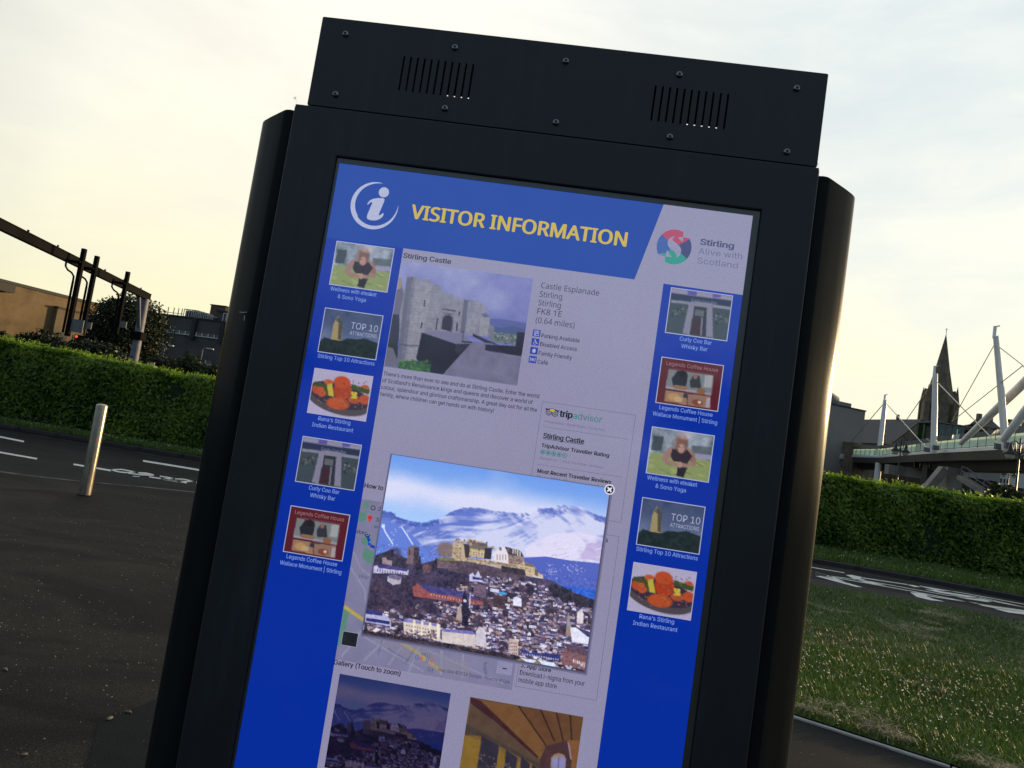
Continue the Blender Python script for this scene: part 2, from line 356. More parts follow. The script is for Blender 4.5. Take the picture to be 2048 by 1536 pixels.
tx += strip(zz7([(920, 268), (1100, 292), (1300, 302)]), 2.0) + strip(zz7([(1070, 262), (1200, 270), (1300, 295)]), 2.4) + strip(zz7([(1090, 282), (1240, 287)]), 1.6) + strip(zz7([(990, 312), (1090, 320)]), 1.2)
tx += strip(zz7([(1230, 322), (1500, 362), (1780, 412)]), 2.2) + strip(zz7([(1385, 312), (1600, 345)]), 2.0) + strip(zz7([(1600, 345), (1400, 350)]), 2.0) + strip(zz7([(1420, 352), (1640, 392), (1880, 388)]), 2.4) + strip(zz7([(1610, 352), (1740, 358), (1880, 388)]), 2.0)
tx += [zz7([(1915, 398), (1955, 396), (2000, 420), (1955, 436), (1925, 420)])]
marks('road_lettering', tx)
z48 = lambda L: Z1(L, 1620, 1100, 4.785)
ar = strip(z48([(-60, 195), (0, 207), (160, 250)]), 2.6) + [z48([(0, 203), (60, 215), (170, 245), (340, 305), (260, 292), (130, 250), (0, 214)])]
ar += strip(z48([(150, 250), (560, 322), (960, 393), (1580, 512), (1800, 545), (2100, 588)]), 1.1) + strip(z48([(200, 252), (560, 300), (960, 372), (1300, 432), (1600, 462), (2100, 560)]), .9)
ar += [z48([(50, 250), (110, 252), (340, 312), (505, 358), (440, 355), (250, 305)])]
marks('merge_line', ar)
a1 = [z48([(342, 240), (400, 240), (500, 262), (480, 272), (560, 300), (730, 342), (560, 322), (430, 282)])] + strip(z48([(500, 268), (930, 332)]), 1.4)
marks('road_arrow', a1)
a2 = [z48([(960, 408), (1060, 410), (1132, 434), (1112, 442), (1175, 468), (1292, 496), (1150, 482), (1020, 450)])] + strip(z48([(1125, 440), (1600, 512)]), 1.3)
marks('road_arrow', a2)
l2 = [z48([(920, 332), (990, 338), (1060, 356), (1000, 356)]), z48([(1095, 378), (1200, 385), (1300, 405), (1620, 452), (1500, 450), (1250, 412)]), z48([(1060, 352), (1200, 372), (1400, 402), (1200, 385)]), z48([(1400, 450), (1700, 480), (1760, 492), (1700, 500), (1500, 470)]),
      z48([(1575, 510), (1800, 545), (2100, 590), (2100, 600), (1800, 565), (1650, 535)]), z48([(1745, 553), (1850, 565), (2100, 598), (2100, 625), (1900, 600), (1800, 575)])]
l2 += strip(z48([(1050, 346), (1500, 420), (2100, 530)]), 1.0) + strip(z48([(1620, 455), (2100, 560)]), 1.0)
marks('road_lettering', l2)
marks('edge_line', strip(z48([(-100, 148), (0, 165), (330, 220)]), 1.3))
# ================================================================== KIOSK
YAW = R(3.95)
kiosk = empty('information_kiosk', (0.0005, 1.1502, 0), -YAW)
tag(kiosk, 'dark grey freestanding touch screen kiosk showing a blue visitor information page', 'kiosk')
KU = np.array([math.cos(YAW), -math.sin(YAW), 0]); KN = np.array([math.sin(YAW), math.cos(YAW), 0]); KD = 1.14744
KO = ray(679, 324); KO = KO*(KD/(KN@KO))
def uv(x, y):
    r = ray(x, y); p = r*(KD/(KN@r)) - KO
    return (float(p@KU)*1000, float(p[2])*1000)
def kp(u, v, y=0.0): return ((u-341.5)/1000, y, 1.76+v/1000)

def paintmat(name, col, rough, metal=0.0, spec=0.5, bump=.12, bscale=900.0, ior=1.5):
    m = newmat(name); t = m.node_tree
    p = N(t, 'ShaderNodeBsdfPrincipled', i_Metallic=metal); p.inputs['IOR'].default_value = ior; p.inputs['Specular IOR Level'].default_value = spec
    o = N(t, 'ShaderNodeOutputMaterial'); LK(t, p.outputs[0], o.inputs[0])
    tcn = N(t, 'ShaderNodeTexCoord'); v = tcn.outputs['Object']
    n1 = N(t, 'ShaderNodeTexNoise', i_Scale=4.0, i_Detail=7.0, i_Roughness=.65); LK(t, v, n1.inputs['Vector'])
    mps = N(t, 'ShaderNodeMapping'); mps.inputs['Scale'].default_value = (1, 1, .07); LK(t, v, mps.inputs[0])
    ns = N(t, 'ShaderNodeTexNoise', i_Scale=46.0, i_Detail=5.0, i_Roughness=.7); LK(t, mps.outputs[0], ns.inputs['Vector'])      # dried rain runs and dust
    nd = N(t, 'ShaderNodeTexNoise', i_Scale=260.0, i_Detail=3.0, i_Roughness=.8); LK(t, v, nd.inputs['Vector'])
    dust = mathn(t, 'ADD', mathn(t, 'MULTIPLY', ramp(t, ns.outputs[0], [(.46, 0.), (.72, 1.)]), ramp(t, n1.outputs[0], [(.4, 0.), (.7, .5)])), mathn(t, 'MULTIPLY', ramp(t, nd.outputs[0], [(.62, 0.), (.72, 1.)]), .35))
    LK(t, mixc(t, mathn(t, 'MULTIPLY', dust, .8), mixc(t, n1.outputs[0], tuple(x*.75 for x in col), tuple(x*1.25 for x in col)), tuple(x*2.0+.022 for x in col)), p.inputs['Base Color'])
    LK(t, mathn(t, 'MULTIPLY_ADD', n1.outputs[0], .16, rough-.08), p.inputs['Roughness'])
    n3 = N(t, 'ShaderNodeTexNoise', i_Scale=bscale, i_Detail=2.0); LK(t, v, n3.inputs['Vector'])
    b = N(t, 'ShaderNodeBump', i_Strength=bump, i_Distance=0.001); LK(t, n3.outputs[0], b.inputs['Height']); LK(t, b.outputs[0], p.inputs['Normal'])
    return m
M_plate = paintmat('powder_coat', (0.016, 0.019, 0.025), 0.55)
M_pillar = newmat('satin_pillar'); t = M_pillar.node_tree
_tc2 = N(t, 'ShaderNodeTexCoord'); _mp = N(t, 'ShaderNodeMapping'); _mp.inputs['Scale'].default_value = (6, 6, 1.2); LK(t, _tc2.outputs['Object'], _mp.inputs[0])
_n = N(t, 'ShaderNodeTexNoise', i_Scale=5.0, i_Detail=8.0, i_Roughness=.7); LK(t, _mp.outputs[0], _n.inputs['Vector'])
_n2 = N(t, 'ShaderNodeTexNoise', i_Scale=1100.0, i_Detail=1.0); LK(t, _tc2.outputs['Object'], _n2.inputs['Vector']); _b = N(t, 'ShaderNodeBump', i_Strength=.06, i_Distance=.001); LK(t, _n2.outputs[0], _b.inputs['Height'])
_d = N(t, 'ShaderNodeBsdfDiffuse'); LK(t, mixc(t, _n.outputs[0], (.008, .010, .011), (.016, .020, .021)), _d.inputs[0]); _g = N(t, 'ShaderNodeBsdfGlossy'); LK(t, mathn(t, 'MULTIPLY_ADD', _n.outputs[0], .12, .17), _g.inputs['Roughness']); LK(t, _b.outputs[0], _g.inputs['Normal'])
_lw = N(t, 'ShaderNodeLayerWeight', i_Blend=.5); _mx = N(t, 'ShaderNodeMixShader'); LK(t, mathn(t, 'MULTIPLY_ADD', mathn(t, 'POWER', _lw.outputs['Facing'], 6.5), .55, .006), _mx.inputs[0]); LK(t, _d.outputs[0], _mx.inputs[1]); LK(t, _g.outputs[0], _mx.inputs[2])
_o = N(t, 'ShaderNodeOutputMaterial'); LK(t, _mx.outputs[0], _o.inputs[0])
M_screw = pbr('steel_screw', (0.22, 0.22, 0.24), .22, 1.0, var=.1)
M_socket = pbr('screw_socket', (0.004, 0.004, 0.005), .5, var=.1)
M_gasket = paintmat('screen_bezel', (0.055, 0.056, 0.048), 0.30, spec=1.0)
M_inner = pbr('kiosk_interior', (0.004, 0.004, 0.005), .8, var=.2)
M_scratch = pbr('scratch', (0.42, 0.42, 0.38), .6, var=.3)

def plate(name, xs, zs, hole, y0, y1, mat, parent, bevel=None):
    """sheet in the x-z plane with rectangular holes; hole(i,j) tells which cells are open"""
    bm = bmesh.new(); nx, nz = len(xs), len(zs)
    F = [[bm.verts.new((x, y0, z)) for z in zs] for x in xs]; B = [[bm.verts.new((x, y1, z)) for z in zs] for x in xs]
    solid = lambda i, j: 0 <= i < nx-1 and 0 <= j < nz-1 and not hole(i, j)
    for i in range(nx-1):
        for j in range(nz-1):
            if hole(i, j): continue
            bm.faces.new((F[i][j], F[i+1][j], F[i+1][j+1], F[i][j+1])); bm.faces.new((B[i][j], B[i][j+1], B[i+1][j+1], B[i+1][j]))
            if not solid(i-1, j): bm.faces.new((F[i][j], F[i][j+1], B[i][j+1], B[i][j]))
            if not solid(i+1, j): bm.faces.new((F[i+1][j+1], F[i+1][j], B[i+1][j], B[i+1][j+1]))
            if not solid(i, j-1): bm.faces.new((F[i+1][j], F[i][j], B[i][j], B[i+1][j]))
            if not solid(i, j+1): bm.faces.new((F[i][j+1], F[i+1][j+1], B[i+1][j+1], B[i][j+1]))
    bmesh.ops.delete(bm, geom=[v for v in bm.verts if not v.link_faces], context='VERTS')
    bmesh.ops.recalc_face_normals(bm, faces=bm.faces)
    if bevel:
        bmesh.ops.dissolve_limit(bm, angle_limit=.01, verts=bm.verts, edges=bm.edges)
        es = [e for e in bm.edges if len(e.link_faces) == 2 and e.calc_face_angle(0) > .6]
        bmesh.ops.bevel(bm, geom=es, offset=bevel, segments=2, profile=.5, affect='EDGES')
    me = bpy.data.meshes.new(name); bm.to_mesh(me); bm.free(); me.materials.append(mat)
    return link(bpy.data.objects.new(name, me), parent)
X = lambda u: (u-341.5)/1000
Zv = lambda v: 1.76+v/1000
# front plate with the screen opening
plate('face_plate', [X(-90), X(-5.0), X(694.5), X(776)], [Zv(-1560), Zv(-1224), Zv(9.0), Zv(90)], lambda i, j: i == 1 and j == 1, -0.006, 0.010, M_plate, kiosk, bevel=.0022)
# cap: hollow box, slotted front sheet, back sheet with two openings shaped to let the sky show
sl, sr = [], []
for k in range(11): sl.append((80.2+k*11.75-1.55, 80.2+k*11.75+1.55)); sr.append((501+k*11.75-1.55, 501+k*11.75+1.55))
xs = [-70]+[a for p in sl+sr for a in p]+[772]; zs = [92, 134.5, 194.2, 246.2]
holes = {2*k+1 for k in range(22)}
plate('cap_panel', [X(a) for a in xs], [Zv(a) for a in zs], lambda i, j: j == 1 and i in holes, -0.0045, 0.0009, M_plate, kiosk)
cb = MB().box(X(-70), X(-66), .001, .160, Zv(92), Zv(246.2)).box(X(768), X(772), .001, .160, Zv(92), Zv(246.2)).box(X(-70), X(772), -.002, .163, Zv(246.3), Zv(249))
cb.build('cap_shell', M_plate, kiosk, bevel=.0012)
# rear sheet openings line up with the lower ends of the louvres when seen from below
def rear(u, v, y=.160):
    s = (KD+y)/KD; return (420.25+(u-420.25)*s, (v+410.0)*s-410.0)
h1 = [rear(157.5, 134.5), rear(199, 142.5)]; h2 = [rear(556, 134.5), rear(612, 142.5)]
rx = [-66, h1[0][0], h1[1][0], h2[0][0], h2[1][0], 768]; rz = [92, h1[0][1]-2, h1[1][1]-3.5, 246]
plate('cap_back', [X(a) for a in rx], [Zv(a) for a in rz], lambda i, j: j == 1 and i in (1, 3), .160, .163, M_inner, kiosk)
MB().box(X(-66), X(768), .003, .159, Zv(90.2), Zv(92)).build('cap_floor', M_inner, kiosk)
# screws
sc0 = None
def screw_obj():
    t = MB(); pr = [(.0060, 0), (.0058, .0008), (.0050, .0022), (.0034, .0030), (.0024, .0031)]
    n = 16; vs = []; fs = []
    for r_, h_ in pr:
        for k in range(n): vs.append((r_*math.cos(2*math.pi*k/n), -h_, r_*math.sin(2*math.pi*k/n)))
    for i in range(len(pr)-1):
        for k in range(n): fs.append((i*n+k, (i+1)*n+k, (i+1)*n+(k+1) % n, i*n+(k+1) % n))
    t.add(vs, fs, True); return t
for (u_, v_) in [(-26, 221), (162.3, 219.4), (349, 218), (536, 217.2), (725, 216.8), (-25, 114.7), (162.2, 113.4), (348, 112.3), (534.6, 111), (722, 109.8)]:
    if sc0 is None:
        o = screw_obj().build('screw', M_screw, kiosk); so = MB()
        so.prism([(math.cos(a)*.0025, math.sin(a)*.0025) for a in [i*math.pi/3 for i in range(6)]], 0, .0003, Matrix.Rotation(math.pi/2, 4, 'X'))
        s2 = so.build('socket', M_socket, o); s2.location = (0, -.0029, 0); sc0 = (o, s2)
    else:
        o = link(sc0[0].copy(), kiosk); s2 = link(sc0[1].copy(), o)
    o.location = (X(u_), -.0045, Zv(v_)); o.rotation_euler = (random.uniform(-.05, .05), random.uniform(0, 3), 0)
M_edge = paintmat('painted_glint', (0.16, 0.15, 0.14), 0.35, metal=.6)
MB().box(X(-91.0), X(-90.1), -.003, .006, Zv(-1560), Zv(86)).build('edge_glint', M_edge, kiosk); MB().box(X(776.1), X(777.0), -.003, .006, Zv(-1560), Zv(86)).build('edge_glint', M_edge, kiosk)  # pale strips stand in for the plate's bevels catching sky light
# body and base
MB().box(X(-84), X(770), .022, .29, .03, Zv(86)).build('cabinet', M_inner, kiosk)
MB().box(X(-90), X(776), -.004, .30, 0, .20).build('plinth', M_plate, kiosk, bevel=.004)
prof = [(-84, 12), (-94, 3), (-100, 1.5), (-107, 3), (-113, 7.5), (-132, 25), (-152, 43.5), (-169, 60.5), (-176, 69.5), (-180.5, 78), (-185, 90), (-189, 105), (-192.5, 120), (-195, 140), (-197, 165), (-198, 195), (-198, 225), (-197, 262), (-195, 285), (-190, 300), (-185, 308), (-150, 311), (-84, 311)]
def pillar(mirror, top):
    P = [((1-mirror*2)*0 + (X(a) if not mirror else X(686.0-a)), b/1000) for a, b in prof]
    if mirror: P = P[::-1]
    m = MB(); n = len(P); zt = Zv(top)
    vs = [(x, y, 0) for x, y in P]+[(x, y, zt-.002) for x, y in P]; m.add(vs, [(i, i+1, n+i+1, n+i) for i in range(n-1)], True)
    m.add([(x, y, zt-.002) for x, y in P]+[(x, y, zt) for x, y in P], [(i, i+1, n+i+1, n+i) for i in range(n-1)], False)
    m.add([(x, y, zt) for x, y in P], [tuple(range(n))]); m.add([P[-1]+(0,), P[0]+(0,), P[0]+(zt,), P[-1]+(zt,)], [(0, 1, 2, 3)])
    return m.build('side_pillar', M_pillar, kiosk)
pillar(0, 81.5); pillar(1, 80.0)
# recessed fixings on the plate's right edge that catch the sky
for v_ in (-40, -601):
    MB().tube([(X(776.2), .001, Zv(v_+5)), (X(776.2), .001, Zv(v_-5))], .0022, 8).build('hinge_pin', M_screw, kiosk)
# scratched cross on the left pillar
def pil_pt(u, v):
    y = np.interp(u, [-221, -204, -195, -184, -171, -158, -145, -130], [.24, .142, .122, .104, .084, .065, .047, .029]); return (X(u), y, Zv(v))
cx_, cy_ = -146, -292
def onp(px, py):
    """where the sight line through this pixel meets the left pillar"""
    r = ray(px, py); best = None
    for k in range(len(prof)-1):
        (a0, b0), (a1, b1) = prof[k], prof[k+1]
        for s in np.linspace(0, 1, 12):
            xx = X(a0+(a1-a0)*s); yy = (b0+(b1-b0)*s)/1000
            w = kiosk_mat @ Vector((xx, yy, 0)); e = abs(w.x/w.y - r[0]/r[1])
            if best is None or e < best[0]: best = (e, xx, yy, w.y)
    return Vector((best[1]-.003, best[2]-.003, CAM_H+r[2]/r[1]*best[3]))
kiosk_mat = Matrix.Translation((0.0005, 1.1502, 0)) @ Matrix.Rotation(-YAW, 4, 'Z')
m = MB()
m.tube([onp(491.5, 614), onp(493, 624), onp(494, 634), onp(493, 643)], [.0007, .0009, .0010, .0006], 5)
m.tube([onp(484.5, 625.5), onp(492, 626.5), onp(498.5, 625.5)], [.0006, .0009, .0006], 5)
m.build('scratch_mark', M_scratch, kiosk)
# bezel strip round the panel, just behind the opening
plate('screen_bezel', [X(-4.2), X(-.05), X(683.1), X(693.6)], [Zv(-1223), Zv(-1214.1), Zv(.1), Zv(8.0)], lambda i, j: i == 1 and j == 1, -0.0012, 0.012, M_gasket, kiosk)
# ================================================================== SCREEN CONTENT (flat, light-giving print behind the panel's glossy surface)
def s2l(c): 
    c = np.asarray(c, float)/255; return np.where(c <= .04045, c/12.92, ((c+.055)/1.055)**2.4)
def screenmat(name, rgb=None, grain=.10, gain=1.0):
    m = newmat(name); t = m.node_tree
    p = N(t, 'ShaderNodeBsdfPrincipled', i_Roughness=.14); p.inputs['Specular IOR Level'].default_value = 1.0; p.inputs['Base Color'].default_value = (.002, .002, .002, 1)
    p.inputs['IOR'].default_value = 1.66
    o = N(t, 'ShaderNodeOutputMaterial'); LK(t, p.outputs[0], o.inputs[0])
    tcn = N(t, 'ShaderNodeTexCoord')
    sm_ = N(t, 'ShaderNodeTexNoise', i_Scale=7.0, i_Detail=6.0, i_Roughness=.6, i_Distortion=1.2); LK(t, tcn.outputs['Object'], sm_.inputs['Vector']); LK(t, ramp(t, sm_.outputs[0], [(.35, .09), (.65, .24)]), p.inputs['Roughness'])      # wiped and smeared glass
    n1 = N(t, 'ShaderNodeTexNoise', i_Scale=620.0, i_Detail=1.0); LK(t, tcn.outputs['Object'], n1.inputs['Vector'])
    g = mathn(t, 'MULTIPLY_ADD', mathn(t, 'SUBTRACT', n1.outputs[0], .5), grain*4, 1.0)
    if rgb is None:
        a = N(t, 'ShaderNodeAttribute', attribute_name='Col'); src = a.outputs['Color']
    else:
        rr = N(t, 'ShaderNodeRGB'); rr.outputs[0].default_value = tuple(s2l(rgb))+(1,); src = rr.outputs[0]
    LK(t, src, p.inputs['Emission Color']); LK(t, mathn(t, 'MULTIPLY', g, KEM*gain), p.inputs['Emission Strength'])
    return m
_sm = {}
def scol(rgb, grain=.10):
    k = tuple(rgb)+(grain,)
    if k not in _sm: _sm[k] = screenmat('screen_ink_%d' % len(_sm), rgb, grain)
    return _sm[k]
M_art = screenmat('screen_picture')
disp = MB().box(X(0), X(683), 0.0, 0.018, Zv(-1214), Zv(0)).build('display_panel', scol((3, 43, 152), .05), kiosk)
LAY = [0]
def lay(n): return -0.00022*n
def fmesh(name, polys, mat, layer, parent=disp):
    m = MB()
    for P in polys:
        A = sum(P[i][0]*P[(i+1) % len(P)][1]-P[(i+1) % len(P)][0]*P[i][1] for i in range(len(P)))
        if A < 0: P = P[::-1]
        m.add([kp(u, v, lay(layer)) for u, v in P], [tuple(range(len(P)))])
    return m.build(name, mat, parent)
def rect(u0, v0, u1, v1): return [(u0, v0), (u1, v0), (u1, v1), (u0, v1)]
def frame(u0, v0, u1, v1, w): return [rect(u0, v0, u1, v0-w), rect(u0, v1+w, u1, v1), rect(u0, v0, u0+w, v1), rect(u1-w, v0, u1, v1)]
def circ(u, v, r, n=28, r2=None, a0=0, a1=2*math.pi):
    if r2 is None: return [[(u+r*math.cos(a0+(a1-a0)*k/n), v+r*math.sin(a0+(a1-a0)*k/n)) for k in range(n)]]
    out = []
    for k in range(n):
        p, q = a0+(a1-a0)*k/n, a0+(a1-a0)*(k+1)/n
        out.append([(u+r*math.cos(p), v+r*math.sin(p)), (u+r*math.cos(q), v+r*math.sin(q)), (u+r2*math.cos(q), v+r2*math.sin(q)), (u+r2*math.cos(p), v+r2*math.sin(p))])
    return out
def seg(p, q, w):
    L_ = math.hypot(q[0]-p[0], q[1]-p[1]); nx, ny = -(q[1]-p[1])/L_*w/2, (q[0]-p[0])/L_*w/2
    return [(p[0]-nx, p[1]-ny), (q[0]-nx, q[1]-ny), (q[0]+nx, q[1]+ny), (p[0]+nx, p[1]+ny)]

import os
def getfont(fn):      # Blender's own bundled typefaces; its built-in one if they are missing
    try: return bpy.data.fonts.load(os.path.join(bpy.utils.system_resource('DATAFILES'), 'fonts', fn))
    except Exception: return None
FONTS = {'a': getfont('Inter.woff2'), 'o': getfont('NotoSansHebrew-Regular.woff2')}
_tc = {}
def glyphs(body, f='a'):
    k = (body, f)
    if k in _tc: return _tc[k]
    cu = bpy.data.curves.new('t', 'FONT'); cu.body = body; cu.size = 1.0; cu.resolution_u = 3
    if FONTS[f]: cu.font = FONTS[f]
    o = bpy.data.objects.new('t', cu); COL.objects.link(o)
    dg = bpy.context.evaluated_depsgraph_get(); me = bpy.data.meshes.new_from_object(o.evaluated_get(dg))
    V = np.zeros(len(me.vertices)*3); me.vertices.foreach_get('co', V); V = V.reshape(-1, 3); F = [tuple(p.vertices) for p in me.polygons]
    bpy.data.objects.remove(o); bpy.data.curves.remove(cu); bpy.data.meshes.remove(me)
    _tc[k] = (V, F); return _tc[k]
def text(name, lines, col, layer=2, bold=0.0, parent=disp, rot=0.0, grain=.10, clip=None, font='a'):
    """lines: (body, u of left end, v of baseline, u of right end, cap height or None)"""
    for ln in lines:
        m = MB()
        body, u0, v0, u1, cap = ln[:5]
        V, F = glyphs(body, font); x0, x1 = V[:, 0].min(), V[:, 0].max(); sx = (u1-u0)/(x1-x0); H1 = glyphs('H', font)[0][:, 1].max(); sy = sx if cap is None else cap/H1
        a = rot; b = max(bold, 0)*H1*sy*1.6      # heavier weights: the outline laid down three times, a hair apart
        if b > 0: sx = (u1-u0-b)/(x1-x0)
        for j, (ox, oy) in enumerate(((0, 0), (b*.5, b*.25), (b, 0), (b*.5, -b*.25)) if b > .01 else ((0, 0),)):
            P = []
            for x, y in V[:, :2]:
                du, dv = (x-x0)*sx+ox, y*sy+oy
                P.append(kp(u0+du*math.cos(a)-dv*math.sin(a), v0+du*math.sin(a)+dv*math.cos(a), lay(layer)-j*1.5e-5))
            m.add(P, F)
        o = m.build(name, scol(col, grain), parent)
    return o

class Art:
    """small painted picture: colours on a fine grid of vertices"""
    def __init__(s, W_, H_, TL, TR, BL):
        s.W, s.H = W_, H_; s.im = np.zeros((H_, W_, 3)); s.TL = np.array(TL, float)
        ex = np.array(TR, float)-s.TL; ey = np.array(BL, float)-s.TL; s.A = np.linalg.inv(np.array([ex, ey]).T)
        s.YY, s.XX = np.mgrid[0:H_, 0:W_]; s.raw = False
    def m(s, pts):
        P = np.array(pts, float)
        if not s.raw: P = ((s.A @ (P-s.TL).T).T)
        return P*[s.W-1, s.H-1]
    def poly(s, pts, col, a=1.0, raw=None, colf=None):
        P = s.m(pts); x0, y0 = np.floor(P.min(0)).astype(int)-1; x1, y1 = np.ceil(P.max(0)).astype(int)+2
        x0, y0 = max(x0, 0), max(y0, 0); x1, y1 = min(x1, s.W), min(y1, s.H)
        if x1 <= x0 or y1 <= y0: return
        yy, xx = np.mgrid[y0:y1, x0:x1].astype(float); M_ = np.zeros(xx.shape)
        for ox, oy in ((-.25, -.25), (.25, -.25), (-.25, .25), (.25, .25)): M_ += inpoly(xx+ox, yy+oy, P.tolist())*.25
        M_ = (M_*a)[..., None]; c = np.array(col, float) if colf is None else colf(xx, yy)
        s.im[y0:y1, x0:x1] = s.im[y0:y1, x0:x1]*(1-M_)+c*M_
    def line(s, pts, w, col, a=1.0):
        P = s.m(pts); r = s.raw; s.raw = True
        for i in range(len(P)-1):
            p, q = P[i], P[i+1]; d = q-p; L_ = np.hypot(*d)+1e-9; n_ = np.array([-d[1], d[0]])/L_*w/2
            s.poly([(v/[s.W-1, s.H-1]).tolist() for v in (p-n_, q-n_, q+n_, p+n_)], col, a)
        s.raw = r
    def ell(s, c, rx, ry, col, a=1.0, soft=.15, ang=0.0):
        """rx, ry as a share of picture width"""
        C_ = s.m([c])[0]; rx *= s.W; ry *= s.W; ca, sa = math.cos(ang), math.sin(ang)
        dx, dy = s.XX-C_[0], s.YY-C_[1]; X_, Y_ = (dx*ca+dy*sa)/rx, (-dx*sa+dy*ca)/ry
        d = np.sqrt(X_**2+Y_**2); M_ = (np.clip((1-d)/max(soft, 1e-3)+.5, 0, 1)*a)[..., None]
        s.im = s.im*(1-M_)+np.array(col, float)*M_
    def fbm(s, sc, seed=0, octv=4, ax=1.0):
        r = np.random.default_rng(seed); out = np.zeros((s.H, s.W)); amp = 1; tot = 0
        for o_ in range(octv):
            gx, gy = max(2, int(sc*2**o_*ax)), max(2, int(sc*2**o_*s.H/s.W)); g = r.random((gy+2, gx+2))
            fx = s.XX/(s.W-1)*gx; fy = s.YY/(s.H-1)*gy; ix, iy = fx.astype(int), fy.astype(int); tx_, ty_ = fx-ix, fy-iy
            tx_ = tx_*tx_*(3-2*tx_); ty_ = ty_*ty_*(3-2*ty_)
            out += amp*((g[iy, ix]*(1-tx_)+g[iy, ix+1]*tx_)*(1-ty_)+(g[iy+1, ix]*(1-tx_)+g[iy+1, ix+1]*tx_)*ty_); tot += amp; amp *= .55
        return out/tot
    def obj(s, name, u0, v0, u1, v1, layer, parent=disp, mat=None):
        W_, H_ = s.W, s.H; x = np.linspace(X(u0), X(u1), W_); z = np.linspace(Zv(v0), Zv(v1), H_)
        V = np.zeros((H_, W_, 3), np.float32); V[..., 0] = x[None]; V[..., 1] = lay(layer); V[..., 2] = z[:, None]
        i = np.arange((H_-1)*(W_-1)); r_, c2 = i//(W_-1), i % (W_-1); a = r_*W_+c2
        q = np.stack([a, a+W_, a+W_+1, a+1], 1).astype(np.int32)
        me = bpy.data.meshes.new(name); me.vertices.add(W_*H_); me.vertices.foreach_set('co', V.ravel()); me.loops.add(q.size); me.loops.foreach_set('vertex_index', q.ravel())
        me.polygons.add(len(q)); me.polygons.foreach_set('loop_start', np.arange(0, q.size, 4, dtype=np.int32)); me.polygons.foreach_set('loop_total', np.full(len(q), 4, np.int32))
        ca = me.attributes.new('Col', 'FLOAT_COLOR', 'POINT'); cc = np.ones((H_, W_, 4), np.float32); cc[..., :3] = s2l(np.clip(s.im, 0, 255)); ca.data.foreach_set('color', cc.ravel())
        me.materials.append(mat or M_art); me.update(calc_edges=True); return link(bpy.data.objects.new(name, me), parent)

PAGE = (140, 138, 168)
INK = (38, 40, 62)
WHT = (176, 180, 205)
# white page areas
fmesh('page_background', [rect(130.5, -128.5, 557.2, -1214), [(540.3, 0.0), (683, 0.0), (683, -130), (510.5, -128.5)], rect(510, -128, 557.2, -130)], scol(PAGE, .13), 1)
# header
fmesh('header_band', [[(0, 0), (540.3, 0), (510.5, -128.5), (130.5, -128.5), (0, -128.5)]], scol((9, 59, 153), .05), 1)  # blue lightened over the panel's, with the sky's reflected wash in the colour
HDR = (196, 172, 66)
text('title', [('VISITOR INFORMATION', 133.3, -77.0, 490.2, 23.0)], HDR, 2, bold=.06, font='o')
# i emblem: tapering crescent, dot and italic stem
cr = []
for k in range(60):
    def pt(s, inner):
        a = math.radians(78)+s*math.radians(290); w = 8.0*math.sin(math.pi*s)**.75*(1.0 if s < .5 else .85); r_ = 40.0-(w if inner else 0); return (70.9+r_*math.cos(a), -64.2+r_*math.sin(a))
    s0, s1 = k/60, (k+1)/60; cr.append([pt(s0, 0), pt(s1, 0), pt(s1, 1), pt(s0, 1)])
zr = lambda L: [uv(640+a/4.452, 300+b/4.452) for a, b in L]
stem = zr([(422, 478), (430, 458), (450, 437), (480, 425), (520, 419), (560, 420), (576, 428), (574, 448), (524, 566), (527, 573), (540, 570), (560, 553), (570, 560), (562, 582), (535, 605), (500, 618), (455, 617), (425, 606), (418, 590), (424, 565), (468, 462), (462, 455), (450, 457), (432, 476)])
fmesh('information_symbol', cr+circ(83.0, -39.8, 8.6)+[stem], scol((170, 176, 206), .13), 2)
# council emblem
zl = lambda L: [uv(1050+a/4.096, 380+b/4.096) for a, b in L]
def arc(a0, a1, r=143, c=(1222, 458), n=14): return [(c[0]+r*math.cos(math.radians(a0+(a1-a0)*k/n)), c[1]+r*math.sin(math.radians(a0+(a1-a0)*k/n))) for k in range(n+1)]
fmesh('emblem_red', [zl(arc(-133, -58)+[(1297, 378), (1355, 388), (1340, 400), (1268, 438), (1222, 458), (1150, 395)])], scol((170, 66, 96)), 2)
fmesh('emblem_blue', [zl(arc(-133, -205)+[(1150, 507), (1222, 458)])], scol((60, 90, 158)), 2)
fmesh('emblem_green', [zl([(1093, 527), (1150, 507), (1222, 458)]+arc(43, 122)+[(1148, 530)])], scol((42, 142, 128)), 2)
fmesh('emblem_navy', [zl([(1355, 390), (1222, 458)]+arc(43, -27))], scol((60, 66, 112)), 2)
fmesh('emblem_letter', [zl([(1232, 370), (1205, 375), (1180, 392), (1168, 418), (1172, 448), (1192, 475), (1222, 495), (1240, 515), (1244, 546), (1262, 532), (1277, 508), (1281, 480), (1270, 455), (1243, 430), (1215, 410), (1208, 392)]), zl([(1252, 382), (1292, 420), (1297, 376)]), zl([(1162, 484), (1153, 536), (1206, 542)])], scol(PAGE, .13), 3)
text('strapline', [('Stirling', 605.8, -57.8, 660, 9.6)], (66, 72, 108), 2, bold=.09)
text('strapline', [('Alive with', 605.2, -72.9, 674.5, 9.6), ('Scotland', 605.2, -88.6, 669.5, 9.6)], (96, 100, 138), 2, bold=-.006)
text('heading', [('Stirling Castle', 132.6, -144.1, 212.8, 8.0)], INK, 2, bold=.06)
